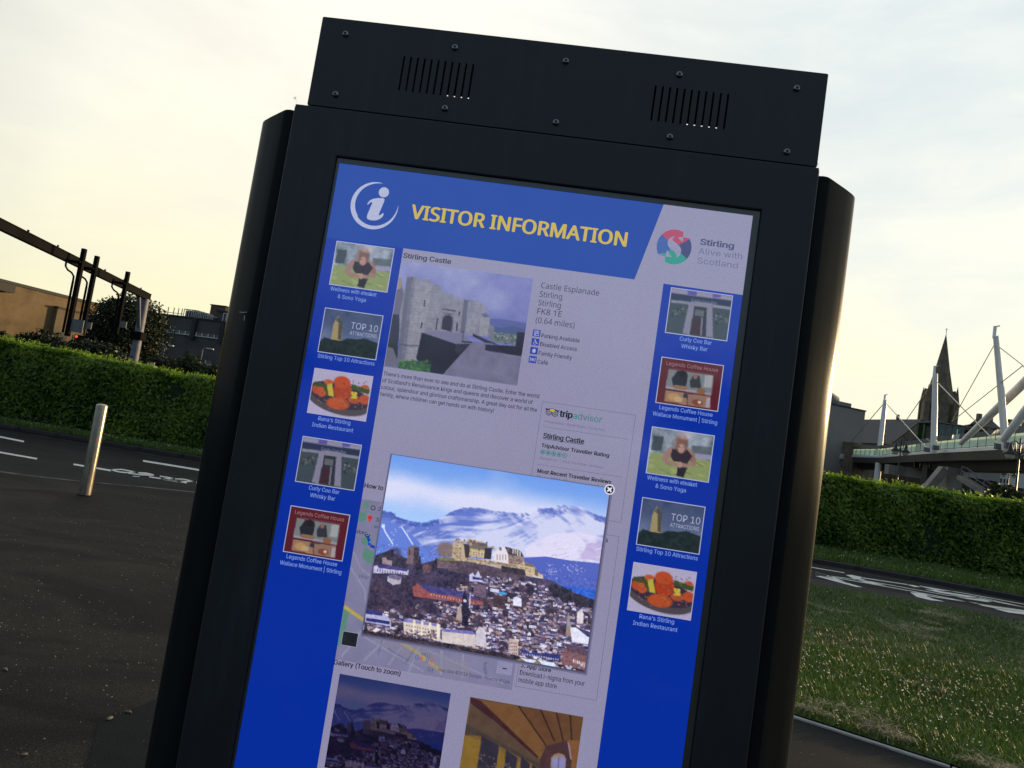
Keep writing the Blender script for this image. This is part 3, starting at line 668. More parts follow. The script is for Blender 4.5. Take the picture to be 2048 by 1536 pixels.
text('address', [('Castle Esplanade', 363.8, -162.8, 458, 9.2), ('Stirling', 363.6, -177.2, 400, 9.2), ('Stirling', 363.6, -191.4, 400, 9.2), ('FK8 1E', 363.8, -205.4, 403.4, 9.2), ('(0.64 miles)', 363.4, -220.2, 426.3, 9.2)], INK, 2, bold=.0, font='o')
text('facilities', [('Parking Available', 376.2, -242.4, 438, 6.5), ('Disabled Access', 376.2, -256.6, 435.6, 6.5), ('Family Friendly', 376.2, -271.4, 430, 6.5), ('Caf\u00e9', 376.2, -285.3, 393, 6.5)], INK, 2, bold=.02)
text('description', [('There\u2019s more than ever to see and do at Stirling Castle. Enter the world', 132, -340, 387, 6.4), ('of Scotland\u2019s Renaissance kings and queens and discover a world of', 132, -351, 378.2, 6.4),
     ('colour, splendour and glorious craftsmanship. A great day out for all the', 132, -362.2, 386.8, 6.4), ('family, where children can get hands on with history!', 132, -373.5, 318.7, 6.4)], INK, 2, bold=.02)
for k, vv in enumerate((-231.4, -245.6, -260.0, -274.4)):
    o = fmesh('facility_icon', [rect(361.8, vv, 374.0, vv-11.2)], scol((44, 62, 158)), 2)
    g = [frame(364.2, vv-1.6, 371.6, vv-9.6, .8)+[seg((366.6, vv-3.4), (366.6, vv-8.4), 1.1), seg((366.6, vv-3.6), (369.4, vv-3.6), .9), seg((369.4, vv-3.4), (369.4, vv-6), .9), seg((366.6, vv-5.8), (369.6, vv-5.8), .9)],
         circ(367.4, vv-2.6, 1.0, 10)+[seg((367.2, vv-3.4), (367.6, vv-6.2), 1.0), seg((367.6, vv-6.2), (370.4, vv-6.2), .9), seg((370.2, vv-6.2), (371.4, vv-8.8), .9), seg((367.6, vv-4.7), (369.8, vv-4.7), .7)]+circ(367.4, vv-7.2, 2.7, 14, 2.0, math.radians(150), math.radians(350)),
         [[(365.4, vv-4.2), (367.6, vv-2.2), (370.4, vv-3.4), (370.8, vv-6.2), (369.6, vv-9.0), (366.4, vv-9.0), (365.0, vv-6.4)]],
         circ(367.9, vv-5.6, 2.6, 16, 1.9)+circ(367.9, vv-5.6, 1.2, 12)+[seg((364.0, vv-2.4), (364.0, vv-9), .9), seg((371.8, vv-2.4), (371.8, vv-9), .9), seg((363.6, vv-3.4), (364.6, vv-3.4), 1.6)]][k]
    fmesh('icon_symbol', g, scol((168, 172, 214)), 3)

# review box
LN = (88, 88, 124)
fmesh('box_outline', frame(393.2, -344, 542.4, -513.9, .55)+[rect(400.2, -383.4, 535.8, -383.9), rect(399.8, -443.6, 534.8, -444.1)]+frame(416.8, -535.4, 542.8, -786.8, .55), scol(LN), 2)
text('review_brand', [('trip', 423, -364, 444.2, None)], (22, 24, 40), 2, bold=.085)
text('review_brand', [('advisor', 445.0, -364, 490.8, None)], (14, 118, 112), 2, bold=.004)
ow = (20, 22, 38)
fmesh('owl_symbol', circ(406.0, -359.8, 5.1, 24, 4.0)+circ(415.9, -360.3, 5.1, 24, 4.0)+circ(406.0, -359.8, 2.5, 20, 1.7)+circ(415.9, -360.3, 2.5, 20, 1.7)+[[(399.6, -354.2), (404, -354.4), (411, -352.8), (418, -354.8), (422.4, -354.8), (420.6, -357.2), (416, -355.2), (411, -357.0), (406, -354.8), (401.2, -357)]], scol(ow), 3)
fmesh('owl_face', [[(406.5, -354.8), (411, -353.4), (415.6, -355.2), (411.2, -359.0)]], scol((190, 172, 30)), 4)
fmesh('owl_pupil', circ(406.0, -359.8, .95, 10), scol((190, 70, 60)), 4); fmesh('owl_pupil', circ(415.9, -360.3, .95, 10), scol((14, 118, 112)), 4)
text('slogan', [('Know better. Book better. Go better.', 401.8, -376.6, 498.8, 3.9)], (96, 94, 132), 2, font='o')
text('review_heading', [('Stirling Castle', 402.5, -401.4, 468, 8.0)], (24, 26, 44), 2, bold=.07)
fmesh('underline', [rect(402.5, -402.4, 468, -403.0)], scol((24, 26, 44)), 2)
text('review_heading', [('TripAdvisor Traveller Rating', 401.8, -416.2, 509.8, 6.0), ('Most Recent Traveller Reviews', 401.4, -456.9, 519, 6.0)], (24, 26, 44), 2, bold=.07)
text('review_small_print', [('Based on 7,260 traveller reviews', 402.6, -435.2, 503, 4.2)], (102, 100, 138), 2, bold=-.004)
gr = (10, 122, 110); rr_ = []
for k in range(5): rr_ += circ(405.4+k*8.8, -423.6, 3.9, 20, 3.0)+(circ(405.4+k*8.8, -423.6, 1.9, 14) if k < 4 else [[(405.4+k*8.8, -421.7), (405.4+k*8.8, -425.5), (404.0+k*8.8, -425.0), (403.5+k*8.8, -423.6), (404.0+k*8.8, -422.2)]])
fmesh('rating_circles', rr_, scol(gr), 3)
text('review_line', [('25 Jun 2018: "Great experience"', 401.6, -465.6, 499.4, 4.4)], (40, 40, 66), 2)
text('map_heading', [('How to get here', 131.4, -522.3, 202.0, 7.0)], (24, 26, 44), 2, bold=.06)
text('box_heading', [('Options', 492.0, -547.2, 526.2, 7.0)], (24, 26, 44), 2, bold=.06)
# ---- map
a = Art(150, 136, (0, 0), (1, 0), (0, 1)); a.raw = True
a.im[:] = (124, 122, 154); f = a.fbm(9, 3); a.im += (f-.5)[..., None]*16
gn = (88, 132, 118)
for P in ([(0.02, .015), (.045, .01), (.05, .055), (.012, .06)], [(.0, .085), (.04, .075), (.045, .13), (.0, .15)], [(.035, .24), (.07, .215), (.1, .245), (.07, .285), (.04, .275)], [(.06, .30), (.135, .315), (.125, .39), (.085, .385), (.055, .35)], [(.11, .2), (.15, .19), (.15, .215), (.12, .22)], [(0, .68), (.035, .70), (.03, .90), (0, .92)]): a.poly(P, gn)
for P, w in (([(0, .43), (.1, .55), (.14, .7)], 1.0), ([(.03, .98), (.1, .86), (.12, .8)], 1.2), ([(.0, .33), (.06, .43), (.2, .5)], .8), ([(.16, .98), (.25, .85), (.28, .8)], 1.2), ([(.3, .98), (.36, .86)], 1.0), ([(.42, 1.), (.46, .82)], 1.2), ([(.6, .98), (.58, .8)], 1.2), ([(.72, .98), (.70, .8)], 1.), ([(.1, .82), (.5, .98)], 1.0), ([(.5, .85), (.95, .97)], 1.0)): a.line(P, w, (150, 150, 176), .8)
a.line([(0, .675), (.12, .735), (.3, .805), (.45, .875), (.6, .96)], 3.0, (176, 158, 84)); a.line([(.2, .8), (.5, .9), (.75, .93)], 14, (134, 130, 150), .5)
a.obj('map', 130.6, -541, 412, -793.5, 2)
fmesh('map_route', [seg((149.6, -597.5), (154.5, -606), 4.4), seg((154.5, -606), (154.8, -611), 4.4), seg((156.5, -611.4), (167, -613.5), 4.6)], scol((10, 66, 170)), 3)
fmesh('map_symbol', circ(151.2, -552.2, 3.9, 24, 2.7), scol((24, 26, 50)), 3); fmesh('map_symbol', circ(149.2, -594.6, 4.6, 16, 3.2, math.pi, 2*math.pi)+circ(149.2, -594.4, 1.6, 10, 0.01, math.pi, 2*math.pi), scol((24, 26, 50)), 3)
fmesh('map_symbol', circ(155.0, -606.2, 1.3, 12), scol((120, 150, 200)), 4)
fmesh('map_pin', [[(148.9+4.0*math.cos(t_), -568.2+4.0*math.sin(t_)) for t_ in [math.radians(-30+k*15) for k in range(17)]]+[(148.9, -576.0)]], scol((186, 62, 66)), 3); fmesh('map_pin', circ(148.9, -568, 1.0, 10), scol((90, 20, 30)), 4)
text('map_text', [('2a', 159.6, -555.2, 169.6, 6.0), ('Sti', 159.4, -572.2, 168.8, 6.4), ('sbec', 130.8, -595.4, 148.0, 5.8)], (30, 34, 60), 3, bold=.01)
text('map_text', [('M', 158.2, -583.6, 163.4, 5.0)], (50, 60, 150), 3, bold=.01)
text('map_text', [('Holy R', 147.2, -663.6, 168.5, 5.6)], (72, 74, 110), 3)
text('map_text', [('Clarendon', 198.0, -775.6, 224.5, 3.6)], (84, 86, 120), 3, rot=math.radians(82))
text('map_text', [('Abercromby Pl', 209.0, -765.0, 247.0, 3.8)], (84, 86, 120), 3, rot=math.radians(-21))
text('map_text', [('Glebe Ave', 243.5, -781.5, 268.0, 3.8)], (84, 86, 120), 3, rot=math.radians(66))
text('map_text', [('Burghmuir', 362.6, -759.8, 388.0, 4.6)], (62, 64, 96), 3, rot=math.radians(-76))
text('map_text', [('Shopping Centre', 262.0, -741.0, 322.0, 5.2)], (92, 90, 120), 3, rot=math.radians(-2))
text('map_text', [('A811', 263.5, -764.2, 279.0, 4.4)], (70, 72, 106), 4, rot=math.radians(-10))
text('map_text', [('St', 276.0, -786.6, 287.0, 6.5)], (84, 86, 120), 3, rot=math.radians(-8))
text('map_text', [('Map data \u00a92018 Google', 294.6, -784.2, 362.2, 5.0), ('Terms of Use', 371, -784.3, 407, 5.0)], (58, 60, 92), 3)
for ch, u0, u1, c in (('G', 255.2, 261.2, (60, 90, 190)), ('o', 262.0, 266.6, (190, 70, 70)), ('o', 267.2, 271.8, (190, 150, 50)), ('g', 272.4, 276.8, (60, 90, 190)), ('l', 277.8, 278.6, (60, 140, 90)), ('e', 279.6, 284.2, (190, 70, 70))):
    text('map_brand', [(ch, u0, -772.6, u1, 7.4)], c, 4, bold=.01)
fmesh('zoom_button', [rect(384, -753, 408, -772)], scol((140, 138, 172)), 3); fmesh('zoom_button', [rect(392.8, -762.3, 399.4, -764.0)], scol((30, 32, 52)), 4)
a = Art(24, 22, (0, 0), (1, 0), (0, 1)); a.raw = True; a.im[:] = (30, 34, 42); a.im += (a.fbm(6, 2)-.5)[..., None]*24; a.obj('satellite_button', 136.6, -749, 160.6, -769.8, 4)
fmesh('button_outline', frame(135.8, -748.2, 161.3, -770.6, .8), scol((150, 150, 172)), 5)
text('instructions', [('3. App Store', 420.2, -756.8, 467.6, 6.6)], (26, 28, 46), 2, bold=.05)
text('instructions', [('Download i-nigma from your', 420.4, -768.2, 521.4, 7.2), ('mobile app store', 420.0, -779.4, 479.6, 7.2)], (40, 42, 66), 2, bold=.015)
text('gallery_heading', [('Gallery (Touch to zoom)', 129.4, -801.6, 236.8, 7.4)], (28, 30, 48), 2, bold=.05)

# ---- castle photograph on the page (coordinates from the 1755-wide crop, scale 5.484)
a = Art(170, 138, (240, 100), (1682, 318), (50, 1262))
sk = a.fbm(3, 5, 5, .8); a.im[:] = np.array((92, 98, 168))*(1-sk[..., None])+np.array((146, 148, 190))*sk[..., None]
a.im += ((sk-.5)*60)[..., None]*np.array((1, 1, .5))
a.poly([(1190, 755), (1300, 750), (1450, 775), (1600, 800), (1600, 960), (1190, 950)], (84, 92, 150)); a.poly([(1200, 830), (1330, 850), (1450, 830), (1600, 870), (1600, 960), (1200, 930)], (72, 84, 130))
a.poly([(1230, 900), (1500, 925), (1500, 1040), (1200, 1000)], (100, 110, 118))
for k in range(40):
    r1 = random.uniform(1240, 1490); r2 = random.uniform(905, 1030); a.ell((r1, r2), .008, .005, random.choice([(150, 150, 150), (60, 90, 70), (60, 70, 80)]), .8)
a.poly([(205, 290), (235, 290), (240, 380), (265, 460), (240, 700), (150, 700), (180, 420), (205, 415)], (98, 98, 122)); a.poly([(208, 292), (234, 292), (232, 410), (200, 412)], (150, 128, 98))
a.poly([(140, 690), (245, 700), (200, 1010), (90, 1020)], (52, 54, 74)); a.poly([(90, 1010), (200, 1010), (195, 1220), (60, 1220)], (42, 52, 58))
st = (126, 126, 142)
tow = [(300, 275), (432, 285), (430, 325), (400, 335), (465, 345), (470, 300), (558, 315), (556, 370), (590, 380), (596, 345), (682, 395), (678, 460), (690, 470), (692, 450), (750, 462), (752, 490), (768, 470), (808, 490), (806, 515), (830, 498), (870, 515), (872, 540), (890, 530), (925, 545), (910, 900), (870, 895), (470, 900), (410, 1180), (380, 1215), (185, 1210), (215, 1020), (215, 700), (265, 460)]
a.poly(tow, st)
a.poly([(300, 275), (370, 280), (330, 600), (300, 1210), (185, 1210), (215, 1020), (265, 500)], (98, 100, 122), .75); a.poly([(430, 340), (470, 345), (440, 900), (380, 1215), (330, 1200), (350, 700)], (140, 139, 152), .5)
for k in range(14):      # round tower: soft turn of the wall
    t1 = k/14; xl, xr = 300+t1*330, 300+(t1+1/14)*330; sh = (-34 if t1 < .12 else -18 if t1 < .25 else 8 if t1 < .6 else 14 if t1 < .8 else 0); a.poly([(xl, 285+t1*100), (xr, 290+(t1+.07)*100), (xr-75-t1*30, 900), (xr-110-t1*30, 1205), (xl-110-t1*30, 1205), (xl-75-t1*30, 900)], (126+sh, 126+sh, 142+sh*.8), .62)
a.poly([(925, 540), (975, 545), (978, 535), (1022, 540), (1020, 560), (1050, 548), (1110, 565), (1125, 590), (1095, 930), (1020, 935), (885, 910)], (128, 128, 146)); a.poly([(925, 540), (975, 545), (930, 915), (880, 905)], (84, 86, 110), .8)
a.poly([(1120, 605), (1165, 608), (1160, 690), (1205, 735), (1195, 950), (1090, 935)], (136, 136, 150)); a.poly([(1160, 690), (1205, 735), (1140, 735), (1110, 700)], (88, 92, 120)); a.poly([(1200, 800), (1255, 850), (1245, 945), (1175, 940)], (112, 112, 130))
tex = a.fbm(40, 8, 3); mask = (a.im.sum(2) > 330)&(abs(a.im[..., 0]-a.im[..., 1]) < 14)&(a.im[..., 2] < 156); a.im += (tex-.5)[..., None]*34*mask[..., None]
for k in range(24): 
    y_ = 420+k*33; a.line([(250, y_), (470, y_+22), (640, y_+42)], .5, (96, 96, 116), .35)
a.poly([(676, 860), (690, 745), (720, 712), (760, 705), (795, 730), (800, 780), (785, 890)], (48, 46, 66)); a.line([(680, 740), (715, 700), (770, 700), (805, 730), (800, 870)], 1.4, (96, 94, 112)); a.line([(685, 640), (840, 665)], 1.6, (72, 72, 94)); a.line([(690, 680), (820, 700)], 1.2, (80, 80, 100))
for P in ([(497, 540), (488, 610)], [(464, 785), (452, 850)], [(876, 670), (868, 710)], [(850, 790), (842, 880)], [(636, 740), (615, 870)]): a.line(P, 1.8, (48, 48, 70))
a.line([(215, 1020), (300, 1038), (430, 1040)], 1.2, (70, 72, 92))
a.poly([(470, 895), (640, 880), (780, 890), (900, 905), (1010, 1000), (980, 1030), (830, 1020)], (112, 110, 142)); a.poly([(1010, 1000), (1155, 1010), (1150, 1095), (1545, 1165), (1505, 1480), (680, 1355), (980, 1030)], (106, 104, 134))
g2 = a.fbm(14, 4, 5); 
a.poly([(1010, 1000), (1155, 1010), (1150, 1095), (1545, 1165), (1505, 1480), (680, 1355), (980, 1030)], 0, .55, colf=lambda xx, yy: (np.array((88, 86, 112))[None, None]+(g2[yy.astype(int).clip(0, a.H-1), xx.astype(int).clip(0, a.W-1)])[..., None]*44))
a.poly([(462, 895), (840, 1025), (990, 1025), (690, 1355), (540, 1330), (400, 1180)], (36, 36, 52)); a.poly([(840, 1020), (990, 1025), (870, 1130), (820, 1100)], (52, 54, 72), .8)
a.poly([(1020, 912), (1290, 1035), (1150, 1010), (1015, 940)], (48, 48, 66)); a.poly([(1155, 1030), (1480, 1050), (1500, 900), (1590, 905), (1550, 1165), (1150, 1095)], (42, 42, 60)); a.line([(895, 1000), (1010, 1008)], 2.0, (50, 52, 72)); a.line([(915, 880), (908, 990)], .9, (50, 52, 72))
a.poly([(70, 1040), (150, 1070), (190, 1190), (210, 1270), (50, 1262)], (98, 98, 118)); a.poly([(200, 1210), (400, 1200), (560, 1250), (550, 1335), (210, 1285)], (52, 86, 62))
for k in range(60): a.ell((random.uniform(200, 560), random.uniform(1195, 1320)), .008, .008, random.choice([(70, 112, 66), (44, 70, 56), (84, 124, 76)]), .7)
a.obj('castle_photograph', 131.4, -149.6, 349.5, -325.5, 2)

# ---- winter panorama (coordinates from the 2048-wide crop, scale 3.938)
random.seed(11)
def panorama(W_, H_, det=True):
    a = Art(W_, H_, (258, 70), (1965, 331), (20, 1471)); k1 = W_/340
    gy = (a.YY/(H_-1)); gx = a.XX/(W_-1)
    top = np.array((98, 150, 234.)); low = np.array((168, 206, 255.)); t_ = np.clip(gy/.34, 0, 1)[..., None]; a.im[:] = top*(1-t_)+low*t_
    cl_ = a.fbm(3, 21, 5, .7); band = np.exp(-((gy-(.19-.02*gx))/.085)**2)*np.clip(1.35-gx*1.1, 0, 1)+np.exp(-((gy-.23)/.07)**2)*np.clip(gx*1.3-.2, 0, 1)*.8
    w = np.clip(band*(.55+cl_*1.1)+(cl_-.62)*1.2, 0, 1)[..., None]; a.im = a.im*(1-w)+np.array((222, 226, 252.))*w
    rid = [(150, 520), (250, 528), (300, 570), (420, 605), (540, 612), (640, 570), (750, 510), (830, 490), (940, 487), (1080, 515), (1160, 522), (1250, 525), (1350, 536), (1400, 500), (1480, 488), (1560, 485), (1600, 470), (1650, 464), (1720, 470), (1800, 510), (1870, 545), (1950, 565)]
    base = rid+[(1900, 1200), (40, 1200)]
    n_a = a.fbm(16, 31, 5, .5); n_b = a.fbm(34, 33, 4, .4)
    def vn(u, v, seed):
        g = np.random.default_rng(seed).random((256, 256)); iu, iv = np.floor(u).astype(int), np.floor(v).astype(int); fu, fv = u-iu, v-iv; fu = fu*fu*(3-2*fu); fv = fv*fv*(3-2*fv)
        return (g[iv%256, iu%256]*(1-fu)+g[iv%256, (iu+1)%256]*fu)*(1-fv)+(g[(iv+1)%256, iu%256]*(1-fu)+g[(iv+1)%256, (iu+1)%256]*fu)*fv
    def mc(xx, yy):
        i, j = yy.astype(int).clip(0, H_-1), xx.astype(int).clip(0, W_-1)
        X1, Y1 = xx/(W_-1), yy/(W_-1); bend = X1*.9+.25*np.sin(Y1*9); wb = np.clip((X1-.45)*3, 0, 1)
        st1 = vn((X1*.85-Y1*.5)*10, (X1*.5+Y1*.9+.05*np.sin(X1*8))*95, 5); st2 = vn((X1*.7+Y1*.7)*16+bend, (Y1*.8-X1*.45)*60, 6)
        s_ = n_a[i, j]*.42+n_b[i, j]*.30+st1*.42*(1-wb)+st2*.42*wb-.07; x_ = xx/(W_-1); y_ = yy/(H_-1)
        br = np.clip((x_-.25)*1.1, 0, .55)+np.clip(1-abs(y_-.44-.12*(x_-.8))/.17, 0, 1)*.35*np.clip((x_-.22)*5, 0, 1)
        f_ = np.clip((s_-.50+br*.50)*3.4, 0, 1)[..., None]
        return np.array((92, 114, 200.))*(1-f_)+np.array((212, 216, 246.))*f_
    a.poly(base, 0, 1, colf=mc)
    for k in range(130):
        x_ = random.choice([random.uniform(640, 1350), random.uniform(1390, 1640), random.uniform(1840, 1930)]); y0_ = float(np.interp(x_, [p[0] for p in rid], [p[1] for p in rid])); y_ = y0_+abs(random.gauss(4, 24)); a.ell((x_, y_), random.uniform(.004, .013), random.uniform(.003, .006), (78, 98, 186), .5, .8, ang=random.uniform(0, .6))
    for k in range(60):
        x_ = random.uniform(170, 620); y0_ = float(np.interp(x_, [p[0] for p in rid], [p[1] for p in rid])); a.ell((x_, y0_+abs(random.gauss(6, 16))), random.uniform(.005, .014), .005, (56, 82, 172), .6, .8)
    for k in range(70):   # wind-drawn streaks of snow
        x_ = random.uniform(430, 1250); y_ = random.uniform(620, 860); L_ = random.uniform(25, 80); a.line([(x_, y_+120-x_*.08), (x_+L_, y_+120-x_*.08-L_*.55)], .8*k1, (206, 214, 252), .5)
    a.poly([(1300, 800), (1500, 690), (1700, 670), (1930, 720), (1890, 900), (1600, 890), (1420, 870), (1300, 860)], (246, 232, 250), .55); a.poly([(1780, 760), (1905, 755), (1885, 900), (1720, 870)], (190, 170, 215), .7)
    for k in range(26): x_ = random.uniform(1400, 1850); y_ = random.uniform(760, 890); a.line([(x_, y_), (x_+random.uniform(20, 60), y_-random.uniform(5, 25))], 1.2*k1, random.choice([(190, 170, 220), (250, 245, 255), (160, 150, 215)]), .6)
    a.poly([(150, 600), (230, 595), (330, 645), (400, 690), (470, 760), (540, 850), (620, 900), (600, 960), (90, 960)], (92, 122, 214))
    a.line([(330, 640), (370, 700), (420, 780)], 1.8*k1, (225, 232, 255)); a.line([(180, 620), (200, 680), (262, 778)], 2.2*k1, (214, 224, 255)); a.poly([(168, 640), (200, 618), (195, 665)], (225, 232, 255))
    for k in range(22): a.ell((random.uniform(150, 560), random.uniform(640, 900)), .004, .003, (190, 205, 255), .6)
    a.poly([(1285, 872), (1450, 862), (1620, 888), (1885, 912), (1862, 1120), (1560, 1095), (1430, 1030), (1290, 980)], (74, 92, 186))
    for k in range(90): cx9 = random.choice([random.gauss(1500, 26), random.gauss(1670, 45)]); a.ell((cx9, 965+random.gauss(0, 26)), random.uniform(.0015, .004), random.uniform(.001, .003), (186, 196, 240), .6, ang=.7)
    a.poly([(1555, 1085), (1700, 1095), (1858, 1118), (1840, 1200), (1760, 1190), (1640, 1130)], (40, 92, 206))
    # hill and town ground
    a.poly([(90, 900), (150, 870), (250, 880), (370, 895), (480, 930), (620, 890), (740, 880), (860, 900), (1100, 960), (1300, 1012), (1480, 1040), (1600, 1100), (1700, 1150), (1840, 1195), (1790, 1800), (0, 1700)], (58, 50, 74))
    nt_ = a.fbm(30, 41, 4); msk = (a.im.sum(2) < 200)[..., None]; a.im += (nt_-.5)[..., None]*np.array((70, 55, 60))*msk
    a.poly([(640, 900), (840, 905), (1080, 950), (1250, 990), (1330, 1030), (1180, 1040), (900, 1020), (700, 980)], (92, 72, 78), .6)
    # left skyline
    a.poly([(100, 880), (150, 855), (200, 840), (245, 815), (270, 818), (268, 850), (330, 870), (375, 890), (380, 1000), (90, 990)], (46, 42, 58)); a.ell((285, 850), .028, .026, (62, 54, 78), .7, .5)
    a.poly([(175, 885), (210, 880), (212, 900), (255, 905), (253, 945), (178, 935)], (150, 132, 132)); a.poly([(246, 820), (268, 820), (264, 880), (244, 880)], (40, 36, 50))
    a.poly([(385, 795), (432, 792), (434, 765), (440, 790), (470, 800), (466, 830), (462, 940), (368, 930), (375, 850)], (112, 92, 96)); a.poly([(430, 800), (470, 802), (462, 940), (420, 935)], (58, 48, 62)); a.line([(395, 820), (390, 870)], 1.8*k1, (60, 50, 60))
    a.poly([(470, 870), (478, 865), (490, 960), (440, 990), (455, 940)], (34, 34, 46)); a.poly([(605, 875), (612, 900), (608, 980), (560, 985), (575, 930)], (34, 34, 46)); a.poly([(500, 935), (540, 930), (555, 945), (552, 1000), (498, 990)], (104, 72, 74))
    # castle
    gold = (196, 172, 134); shd = (52, 44, 46)
    a.ell((680, 818), .040, .034, (122, 96, 82), .85, .4); a.poly([(735, 770), (750, 740), (765, 745), (770, 780), (800, 745), (832, 752), (850, 880), (728, 886)], gold)
    a.poly([(820, 770), (870, 775), (860, 885), (830, 880)], shd); a.poly([(840, 745), (862, 725), (885, 738), (915, 742), (940, 760), (1005, 772), (1010, 800), (990, 880), (860, 865), (870, 790)], (196, 172, 126)); a.poly([(850, 750), (915, 745), (1005, 775), (998, 822), (870, 805)], (112, 98, 84))
    for k in range(5): a.line([(885+k*22, 820+k*4), (882+k*22, 855+k*4)], 1.8*k1, (230, 208, 160))
    a.poly([(985, 800), (1042, 800), (1030, 890), (975, 885)], (40, 38, 46)); a.poly([(1045, 850), (1118, 785), (1165, 835), (1168, 925), (1060, 905)], (238, 228, 232)); a.poly([(1140, 788), (1262, 818), (1288, 868), (1165, 850)], (62, 56, 66))
    a.poly([(1165, 850), (1290, 868), (1280, 935), (1165, 925)], (150, 124, 112)); 
    for k in range(4): a.line([(1205+k*18, 800+k*4), (1202+k*18, 850+k*4)], 1.6*k1, (222, 214, 214)); a.line([(1080+k*22, 850), (1078+k*22, 895)], 1.2*k1, (140, 110, 108))
    a.poly([(740, 878), (860, 878), (1080, 905), (1170, 925), (1250, 925), (1250, 965), (1100, 950), (840, 905), (740, 900)], (190, 168, 132)); a.poly([(1245, 930), (1290, 905), (1350, 925), (1375, 950), (1395, 985), (1432, 1005), (1430, 1028), (1300, 1010), (1243, 975)], (210, 186, 144)); a.poly([(1290, 903), (1350, 922), (1372, 950), (1290, 935)], (128, 112, 92))
    a.poly([(1370, 945), (1392, 975), (1395, 1015), (1365, 1010)], (90, 72, 62), .8)
    a.poly([(612, 880), (745, 882), (748, 905), (625, 902)], (116, 112, 58)); a.poly([(1110, 935), (1290, 965), (1300, 1010), (1110, 985)], (50, 44, 52)); a.poly([(610, 900), (760, 925), (765, 965), (610, 960)], (104, 84, 92))
    for x_, y_, w_, h_ in ((742, 800, 74, 60), (880, 828, 96, 34), (1190, 888, 90, 30), (1258, 945, 100, 40)):
        for i in range(int(w_/13)):
            for j in range(max(1, int(h_/16))): a.line([(x_+i*13, y_+j*16+i*2), (x_+i*13-1, y_+j*16+7+i*2)], 1.2*k1, (84, 66, 60), .8)
    for x_, y_, w_, h_, c_ in ((850, 742, 60, 20, (86, 76, 74)), (930, 756, 76, 26, (76, 68, 72)), (770, 752, 40, 12, (120, 102, 86)), (1175, 838, 60, 16, (54, 50, 62)), (1300, 912, 60, 16, (110, 96, 88)), (840, 880, 320, 10, (150, 128, 104)), (1000, 905, 230, 14, (128, 106, 92))): a.poly([(x_, y_), (x_+w_, y_+w_*.12), (x_+w_-3, y_+w_*.12+h_), (x_-3, y_+h_)], c_, .7)
    for k in range(9): x_ = 760+k*58; a.line([(x_, 765+k*9), (x_-4, 740+k*9)], 3.4*k1, random.choice([(176, 152, 118), (112, 92, 80)]))
    # broken light and shade on the stonework
    for k in range(420):
        x_, y_ = random.uniform(640, 1430), random.uniform(735, 1020); P_ = (a.m([(x_, y_)])[0]).astype(int)
        if 0 <= P_[0] < W_ and 0 <= P_[1] < H_ and a.im[P_[1], P_[0], 2] < 190 and a.im[P_[1], P_[0], 0] > 140: a.ell((x_, y_), random.uniform(.002, .006), random.uniform(.002, .005), random.choice([(86, 66, 58), (232, 214, 176), (120, 98, 80), (52, 42, 48), (176, 150, 116)]), .6, .5)
    for k in range(26): x_ = random.uniform(745, 1010); a.line([(x_, 742+(x_-745)*.1), (x_+2, 728+(x_-745)*.1)], 2.2*k1, random.choice([(196, 170, 128), (96, 80, 72)]))
    # houses: rows that follow the hill
    def house(x_, y_, w_, h_, wall, roof, gable=False, dx=0.0):
        t2 = .153
        def q(u_, v_): return (x_+u_*w_ - v_*h_*.17, y_+u_*w_*t2 + v_*h_)
        a.poly([q(0, 0), q(1, 0), q(1, 1), q(0, 1)], wall); 
        if gable: a.poly([q(0, 0), q(.5, -.6), q(1, 0)], wall)
        else: a.poly([q(-.06, 0.02), q(.12, -.6), q(.9, -.6), q(1.06, .02)], roof)
        nw = max(1, int(w_/16))
        for i in range(nw): a.line([q((i+.5)/nw, .25), q((i+.5)/nw, .65)], 1.0*k1, (54, 50, 80), .75)
        if random.random() < .5: a.line([q(.12, -.75), q(.12, -.4)], 2.2*k1, random.choice([(196, 150, 130), (222, 214, 226), (120, 90, 90)]))
    walls = [(176, 166, 196), (206, 200, 226), (150, 136, 160), (228, 224, 242), (172, 150, 150), (204, 178, 162), (120, 98, 110), (146, 122, 128), (234, 230, 244), (98, 84, 112)]; roofs = [(48, 48, 96), (62, 60, 112), (40, 38, 72), (74, 66, 104), (88, 80, 122), (110, 62, 66)]
    def intown(x_, y_):
        lim = np.interp(x_, [100, 380, 620, 860, 1000, 1300, 1500, 1850], [1300, 1250, 1190, 1010, 1000, 1040, 1090, 1260]); return y_ > lim+10
    rows = []
    y_ = 1000
    while y_ < 1760:
        x_ = 60
        while x_ < 1850:
            yy_ = y_+(x_-900)*.10+random.uniform(-14, 14)
            if intown(x_, yy_): rows.append((yy_, x_))
            x_ += random.uniform(20, 46)
        y_ += 21
    rows.sort()
    for yy_, x_ in rows:
        if random.random() < .10: a.ell((x_, yy_), random.uniform(.012, .028), random.uniform(.010, .02), random.choice([(40, 34, 52), (52, 42, 56), (66, 52, 66)]), .9, .4); continue
        s_ = .75+.5*(yy_-1000)/700; house(x_, yy_, random.uniform(20, 48)*s_, random.uniform(12, 22)*s_, random.choice(walls), random.choice(roofs), random.random() < .28)
    # woods on the left
    for k in range(90): a.ell((random.uniform(70, 640), random.uniform(1060, 1310)), random.uniform(.012, .03), random.uniform(.01, .02), random.choice([(40, 34, 56), (50, 42, 62), (58, 46, 66), (70, 54, 72)]), .75, .6)
    for k in range(60): x_ = random.uniform(1500, 1850); a.ell((x_, 1090+(x_-1500)*.33+random.uniform(-5, 60)), random.uniform(.008, .02), random.uniform(.008, .014), random.choice([(34, 32, 46), (44, 40, 50)]), .85, .5)
